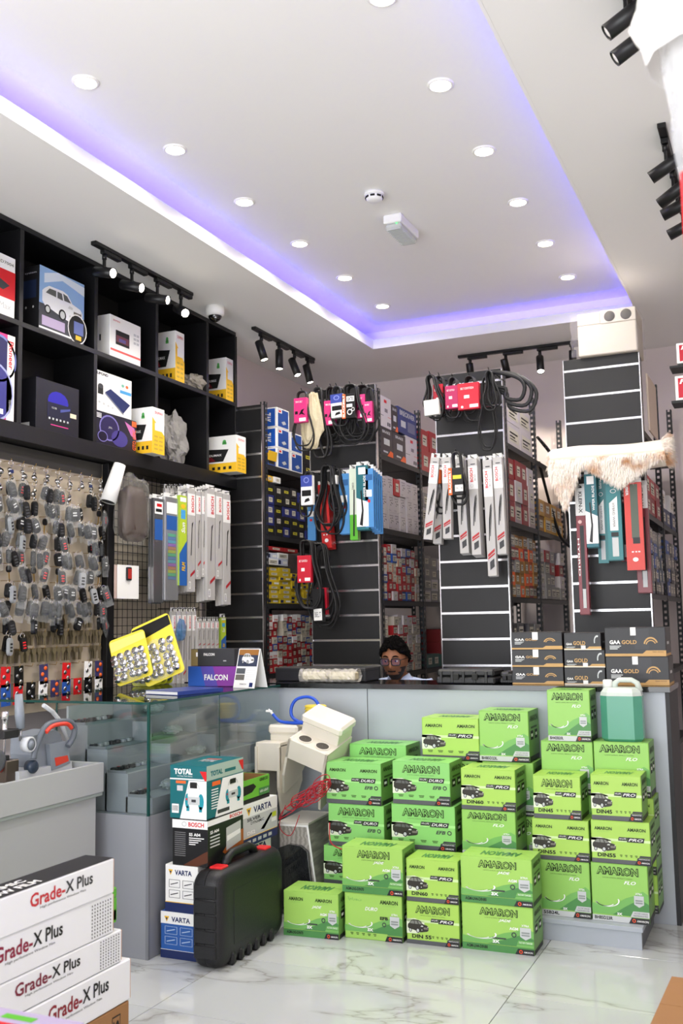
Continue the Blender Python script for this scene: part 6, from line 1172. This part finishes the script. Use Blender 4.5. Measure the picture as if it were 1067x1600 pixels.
fill(X1, 6.285, 7.03, 1.542, 6, 8, .066, [(RD, 'red', 0), (RD, 'red', 0), (RD2, 'dark red', 0), (CR2, 'cream', 4), (BL2, 'blue', 1), (WH2, 'white', 0), (RD, 'red', 1)], 'third shelf behind the man', seed=10, name='brake_pad_carton'); fill(X1, 6.285, 7.03, 1.045, 6, 8, .068, [(CR2, 'cream', 1), (CR2, 'cream', 4), (CR2, 'cream', 1), (RD, 'red', 1), (WH2, 'white', 0), (GY, 'grey', 1)], 'fourth shelf behind the man', seed=11, name='brake_pad_carton')
fill(X1, 7.12, 7.98, 2.545, 2, 4, .17, [(mat('#c99a5a', .6), 'tan', 0), (RD, 'red', 0), (CR2, 'cream', 1)], 'far bay top shelf behind man', seed=12, name='brake_pad_carton'); fill(X1, 7.12, 7.98, 1.542, 4, 5, .09, [(GY, 'grey', 1), (WH2, 'white', 1), (GY, 'grey', 0)], 'far bay third shelf behind man', seed=13, name='brake_pad_carton'); fill(X1, 7.12, 7.98, 2.035, 3, 5, .12, [(WH2, 'white', 1), (GY, 'grey', 0)], 'far bay second shelf behind man', seed=14, name='brake_pad_carton'); fill(X1, 7.12, 7.98, 1.045, 3, 5, .1, [(mat('#2f5f58', .5), 'green', 0), (RD2, 'dark red', 0), (mat('#8a6a3a', .6), 'brown', 0)], 'far bay fourth shelf behind man', seed=15, name='brake_pad_carton')
# rack right of the middle column
fill(X2, 6.32, 7.02, 2.545, 2, 2, .16, [(WH2, 'large white', 1)], 'top shelf middle rack', seed=16, depth=.26); fill(X2, 6.32, 7.03, 2.035, 3, 4, .145, [(WH2, 'white', 0), (mat('#b9a6a6', .5), 'pinkish', 1), (RD2, 'red patterned', 0)], 'second shelf middle rack', seed=17)
fill(X2, 6.29, 7.03, 1.542, 5, 6, .085, [(BR, 'brown', 1), (BR, 'brown', 1), (GY, 'grey', 1), (ORG, 'orange', 0), (RD2, 'dark red', 1), (BR, 'brown', 0)], 'third shelf middle rack', seed=18); fill(X2, 6.29, 7.03, 1.045, 3, 5, .11, [(GY, 'grey', 0), (DK, 'black', 0), (mat('#59595c', .5), 'dark grey', 1)], 'fourth shelf middle rack', seed=19)
fill(X2, 7.12, 7.96, 2.035, 2, 4, .12, [(mat('#c9962e', .5), 'yellow ochre', 0), (mat('#c9962e', .5), 'yellow ochre', 1), (BR, 'brown', 0)], 'far bay second shelf middle rack', seed=20); fill(X2, 7.12, 7.96, 1.542, 4, 5, .095, [(GY, 'grey', 1), (WH2, 'white', 0), (RD2, 'dark red', 0), (GY, 'grey', 0)], 'far bay third shelf middle rack', seed=21)
hb = thing('rubber_hose_bundle', 'bunch of black rubber hoses draped from the middle rack', 'hose bundle', (X2 + .05, 7.5, 2.05))
for k in range(6):
    P = [(X2 + .0 + .012 * k, 7.15 + .03 * k, 2.72 - .02 * k), (X2 + .04 + .01 * k, 7.45, 2.62 - .02 * k), (X2 + .06, 7.7 + .02 * k, 2.4), (X2 + .06 + .008 * k, 7.85 + .015 * k, 2.05 - .015 * k), (X2 + .02, 7.75, 2.02), (X2 - .02, 7.6, 2.25), (X2 - .03, 7.3, 2.56)]
    ob('rubber_hose', MB().tube(smooth([Vector(q) - Vector((X2 + .05, 7.5, 2.05)) for q in P], 5), .011, 7, RUB), hb)
# rack at the right edge
fill(X3, 6.32, 7.03, 2.035, 2, 3, .13, [(RD2, 'dark red', 0), (CR2, 'cream', 0), (RD, 'red', 1)], 'second shelf right rack', seed=22); fill(X3, 6.29, 7.03, 1.542, 5, 9, .085, [(GY, 'grey', 0), (BL2, 'blue', 0), (mat('#6d7480', .5), 'slate', 1), (DK, 'black', 0)], 'third shelf right rack', seed=23); fill(X3, 6.29, 7.03, 1.045, 3, 6, .1, [(GY, 'grey', 0), (BL2, 'blue', 0), (CR2, 'cream', 1)], 'fourth shelf right rack', seed=24); fill(X3, 7.12, 7.97, 1.542, 4, 5, .1, [(GY, 'grey', 0), (DK, 'black', 0), (BL2, 'blue', 0)], 'far bay third shelf right rack', seed=25); fill(X3, 7.12, 7.97, 2.035, 2, 3, .13, [(mat('#3a4468', .5), 'navy', 0), (PAPER, 'white', 0)], 'far bay second shelf right rack', seed=26)
ob('cream_panel', MB().box(-.012, 0, 0, .42, 0, .36, mat('#e3d0bd', .6), b=.002).box(-.0125, .001, .02, .03, .02, .34, mat('#cbb29c', .6)), None, (X3 + .03, 6.32, 2.546), label='cream board standing on the right rack beside the slatwall', cat='board')
# ------------------------------------------------------------------ remotes on the display steps
rn = random.Random(3)
for s_, (xa, z, n_) in enumerate(((-2.985, .958, 10), (-2.872, .855, 11), (-2.76, .755, 10), (-2.645, .657, 3))):
    for k in range(n_):
        kk = rn.randrange(5); y = 3.72 + k * .043
        if any(abs(y - d) < .025 for d in (4.03, 4.43)): continue
        t = thing('key_remote', 'car remote lying on the %s display step, %s from the front' % (('top', 'second', 'third', 'lowest')[s_], (ocol + ['twelfth'])[k]), 'key remote', (xa - .03, y, z + .0085), (0, R(-90), R(rn.uniform(-12, 12))), group='remotes in the glass display')
        t.rotation_euler = (0, R(-90), R(180 + rn.uniform(-10, 10))); t.location.x = xa - .02; ob('shell', K[kk][0], t); ob('buttons', K[kk][1], t)
for k in range(5): crumple('clear_parts_bag', 'clear bag of small parts in the display, %s from the glass corner' % ocol[k], 'parts bag', ((-2.645, -2.645, -2.76, -2.872, -2.985)[k], (3.95, 4.2, 4.34, 4.3, 4.3)[k], (.657, .657, .755, .855, .958)[k] + .021), .042, .07, .022, mat('#c9d0d2', .12, 0, .45, bump=1, bscale=40), 30 + k, .3, n=9)
# ------------------------------------------------------------------ the man behind the counter
def skin_mesh(V, E, RR, mt, sub=2):
    me = bpy.data.meshes.new('sk'); me.from_pydata(V, E, []); o = bpy.data.objects.new('sk', me); C.objects.link(o)
    md = o.modifiers.new('s', 'SKIN'); md.use_smooth_shade = True
    for i, r_ in enumerate(RR): me.skin_vertices[0].data[i].radius = (r_, r_) if not isinstance(r_, tuple) else r_; me.skin_vertices[0].data[i].use_root = (i == 0)
    s = o.modifiers.new('u', 'SUBSURF'); s.levels = sub; s.render_levels = sub
    bpy.context.view_layer.update(); dg = bpy.context.evaluated_depsgraph_get(); m2 = bpy.data.meshes.new_from_object(o.evaluated_get(dg)); bpy.data.objects.remove(o); m2.materials.clear(); m2.materials.append(mt)
    return m2
SKIN = mat('#8a5a3f', .5, var=.05, vscale=30); HAIR = mat('#0b0909', .95, spec=.08, bump=.8, bscale=120); BEARD = mat('#231815', .7, bump=.6, bscale=200); SHIRT = mat('#b6c3df', .7, var=.04, vscale=12); TROU = mat('#2b2f3a', .8)
PX_, PY_ = -2.165, 5.62
man = thing('person', 'seated man with black hair, beard, glasses and light blue shirt behind the counter', 'person', (PX_, PY_, 0), (0, 0, R(4)))
V = [(0, .14, .52), (0, .13, .68), (0, .1, .86), (0, .08, 1.0), (0, .05, 1.06), (0, .02, 1.1)]; RR = [(.14, .11), (.13, .1), (.15, .1), (.09, .075), .056, .052]; E = [(i, i + 1) for i in range(5)]
for s in (-1, 1):
    b = len(V); V += [(s * .16, .09, .99), (s * .225, .04, .76), (s * .12, -.17, .66), (s * .1, -.21, .645), (s * .09, -.25, .635)]; RR += [.052, .042, .03, (.036, .018), (.036, .016)]; E += [(3, b), (b, b + 1), (b + 1, b + 2), (b + 2, b + 3), (b + 3, b + 4)]
    for f, (dx, L_) in enumerate(((-.03, .05), (-.01, .062), (.01, .066), (.03, .058))):
        c_ = len(V); V += [(s * .09 + dx, -.27, .633), (s * .09 + dx * 1.1, -.27 - L_ * .5, .622), (s * .09 + dx * 1.1, -.27 - L_ * .8, .6)]; RR += [.0095, .0085, .007]; E += [(b + 4, c_), (c_, c_ + 1), (c_ + 1, c_ + 2)]
    c_ = len(V); V += [(s * .05, -.22, .635), (s * .035, -.25, .622)]; RR += [.011, .009]; E += [(b + 3, c_), (c_, c_ + 1)]
    b = len(V); V += [(s * .1, .1, .5), (s * .12, -.2, .53), (s * .12, -.17, .12), (s * .12, -.22, .045), (s * .13, -.3, .035)]; RR += [.085, .062, .042, .04, .03]; E += [(0, b), (b, b + 1), (b + 1, b + 2), (b + 2, b + 3), (b + 3, b + 4)]
body = skin_mesh(V, E, RR, SKIN)
# head: displaced ellipsoid with brow, nose, lips, chin and ears; joined to the body mesh
HCz = 1.17; hv = []; hf = []; hm = []; NU, NV = 48, 36
yaw = R(1); pitch = R(6)
HR = Matrix.Translation((.0, -.045, HCz)) @ Matrix.Rotation(yaw, 4, 'Z') @ Matrix.Rotation(pitch, 4, 'X')
g = lambda a, s: math.exp(-(a / s) ** 2)
for i in range(NV + 1):
    th = math.pi * i / NV
    for k in range(NU):
        ph = 2 * math.pi * k / NU; x, y, z = math.sin(th) * math.sin(ph), -math.sin(th) * math.cos(ph), math.cos(th)
        fx = 1 - .30 * max(0, -z) ** 1.6; X_, Y_, Z_ = x * .076 * fx, y * (.094 if y < 0 else .1) * (1 - .1 * max(0, -z)), z * .118
        if y < 0:
            fr_ = min(1, -y * 1.6); d = 0
            d += .021 * g(X_, .0115) * (g(Z_ + .030, .019) + .45 * g(Z_ - .002, .02)) + .005 * g(abs(X_) - .013, .008) * g(Z_ + .036, .01)
            d += .006 * g(Z_ - .026, .010) * g(abs(X_) - .028, .03) - .009 * g(abs(X_) - .03, .015) * g(Z_ - .008, .011)
            d += .005 * g(X_, .022) * (g(Z_ + .060, .006) + .9 * g(Z_ + .071, .006)) - .003 * g(X_, .024) * g(Z_ + .0655, .003) + .009 * g(X_, .025) * g(Z_ + .098, .016) + .004 * g(abs(X_) - .042, .016) * g(Z_ + .02, .02)
            Y_ -= d * fr_
        hv.append(HR @ Vector((X_, Y_, Z_)))
for i in range(NV):
    for k in range(NU):
        a, b = i * NU + k, i * NU + (k + 1) % NU; hf.append((a, b, (i + 1) * NU + (k + 1) % NU, (i + 1) * NU + k))
        th = math.pi * (i + .5) / NV; ph = 2 * math.pi * (k + .5) / NU; z = math.cos(th) * .118; x = math.sin(th) * math.sin(ph) * .076; front = math.cos(ph)
        beard = (z < -.078 and front > -.2) or (z < -.03 and abs(x) > .054 and front > .1) or (z < -.06 and abs(x) > .04 and front > .0) or (-.056 < z < -.048 and abs(x) < .026 and front > .5)
        if -.078 <= z < -.056 and abs(x) < .03: beard = False
        hm.append(1 if beard else 0)
bme = MB(); bme.mats = [SKIN, BEARD]; bme.v = [tuple(v.co) for v in body.vertices]; bme.f = [list(p.vertices) for p in body.polygons]; bme.mi = [0] * len(bme.f); bme.sm = [True] * len(bme.f)
o0 = len(bme.v); bme.v += [tuple(p) for p in hv]; bme.f += [[j + o0 for j in f] for f in hf]; bme.mi += hm; bme.sm += [True] * len(hf)
for s in (-1, 1):   # ears
    rows = [[tuple(HR @ Vector((s * (.07 + .012 * math.sin(a2) * (1 if u < 3 else .5)), .012 + (.006 + .011 * math.sin(math.pi * (u + .5) / 5)) * math.cos(a2), .026 - .012 * u + .004 * math.sin(a2)))) for a2 in [2 * math.pi * q / 8 for q in range(8)]] for u in range(6)]
    bme.grid(rows, SKIN, closed=True)
ob('body', bme, man)
rows = []
import mathutils
for i in range(24):
    th = math.pi * .66 * i / 23; r_ = []
    for k in range(48):
        ph = 2 * math.pi * k / 48; front = -math.cos(ph); x, y, z = math.sin(th) * math.sin(ph), math.sin(th) * math.cos(ph), math.cos(th)
        # hairline: high at the forehead, low at the nape
        lim = math.pi * (.305 + .15 * (1 - (-math.cos(ph) * .5 + .5)) ** .8 * 2 + .012 * math.sin(9 * ph)); t2 = min(th, lim)
        x, y, z = math.sin(t2) * math.sin(ph), -(-math.sin(t2) * math.cos(ph)), math.cos(t2)
        d = Vector((x, y, z)); n_ = 1.0 + (.15 if th < lim else .03) + .1 * mathutils.noise.noise(d * 5) + .13 * mathutils.noise.noise(d * 11) + .05 * mathutils.noise.noise(d * 23)
        r_.append(tuple(HR @ Vector((x * .079 * n_, y * .102 * n_ + .002, z * .121 * n_ + .004))))
    rows.append(r_)
ob('hair', MB().grid(rows, HAIR, closed=True, smooth=False), man)
mb = MB()
for s in (-1, 1):
    mb.tube([tuple(HR @ Vector((s * .012 + s * .036 * u, -.094 + .012 * u * u, .03 + .007 * math.sin(u * 3)))) for u in (0, .25, .5, .75, 1)], [.002, .004, .0042, .0035, .002], 6, HAIR)
ob('eyebrows', mb, man)
mb = MB(); EYE_W = mat('#d9d4cc', .2); 
for s in (-1, 1): mb.lathe([(.001, -.011), (.008, -.008), (.011, 0), (.008, .008), (.001, .011)], 12, EYE_W, T=HR @ Matrix.Translation((s * .031, -.073, .006)) @ Matrix.Scale(.5, 4, (0, 0, 1))); mb.lathe([(.0055, 0), (.001, .001)], 12, KB, T=HR @ Matrix.Translation((s * .031 - .002, -.0845, .006)) @ Matrix.Rotation(R(90), 4, 'X'))
ob('eyes', mb, man)
mb = MB(); GF = mat('#121214', .3)
for s in (-1, 1):
    c = Vector((s * .034, -.103, .004)); P = [HR @ (c + Vector((u - .027, abs(u - .027) * .12, v - .02))) for u, v in rrect(.054, .040, .013, 3)]; mb.tube(P, .0032, 6, GF, closed=True)
    mb.tube([HR @ Vector(q) for q in ((s * .061, -.099, .014), (s * .074, -.06, .016), (s * .08, .015, .012))], .002, 6, GF)
mb.tube([HR @ Vector(q) for q in ((-.008, -.104, .008), (0, -.107, .011), (.008, -.104, .008))], .002, 6, GF)
gl = ob('glasses', mb, man); mb = MB(); LM = mat('#4a62c8', .04, 0, .1, spec=.7)  # lens blue stands in for a bluish reflection
for s in (-1, 1): c = Vector((s * .034, -.103, .004)); P = [tuple(HR @ (c + Vector((u - .027, abs(u - .027) * .12, v - .02)))) for u, v in rrect(.052, .038, .013, 3)]; mb.add(P, [list(range(len(P)))], LM)
ob('lens', mb, gl)
V2 = V[:3] + [(0, .08, 1.02), (0, .075, 1.06)]; R2 = [(.155, .125), (.15, .115), (.17, .12), (.12, .09), (.075, .07)]; E2 = [(0, 1), (1, 2), (2, 3), (3, 4)]
for s in (-1, 1): b = len(V2); V2 += [(s * .155, .08, 1.022), (s * .225, .04, .76), (s * .135, -.13, .675)]; R2 += [.058, .058, .044]; E2 += [(3, b), (b, b + 1), (b + 1, b + 2)]
sh = ob('shirt', skin_mesh(V2, E2, R2, SHIRT), man)
mb = MB()
for s in (-1, 1): mb.grid([[(s * .008, -.05, 1.03), (s * .045, -.058, 1.0), (s * .07, -.03, 1.015)], [(s * .04, -.022, 1.07), (s * .066, -.024, 1.045), (s * .092, .01, 1.04)], [(s * .062, .04, 1.092), (s * .08, .05, 1.06), (s * .1, .06, 1.05)], [(s * .035, .1, 1.1), (s * .045, .12, 1.07), (s * .05, .135, 1.05)]], SHIRT)
ob('collar', mb, sh)
V3 = [V[0]]; R3 = [(.15, .12)]; E3 = []
for s in (-1, 1): b = len(V3); V3 += [(s * .1, .1, .5), (s * .12, -.2, .53), (s * .12, -.17, .14)]; R3 += [.094, .075, .06]; E3 += [(0, b), (b, b + 1), (b + 1, b + 2)]
ob('trousers', skin_mesh(V3, E3, R3, TROU), man)
t = thing('stool', 'plain black stool under the seated man', 'stool', (PX_, PY_ + .14, 0)); ob('seat', MB().lathe([(.16, .37), (.17, .385), (.16, .4), (.001, .402)], 24, BLK2), t)
for k in range(4): a = R(45 + 90 * k); ob('leg', MB().cyl((.1 * math.cos(a), .1 * math.sin(a), .372), (.17 * math.cos(a), .17 * math.sin(a), 0), .012, n=8, mt=STEEL), t)
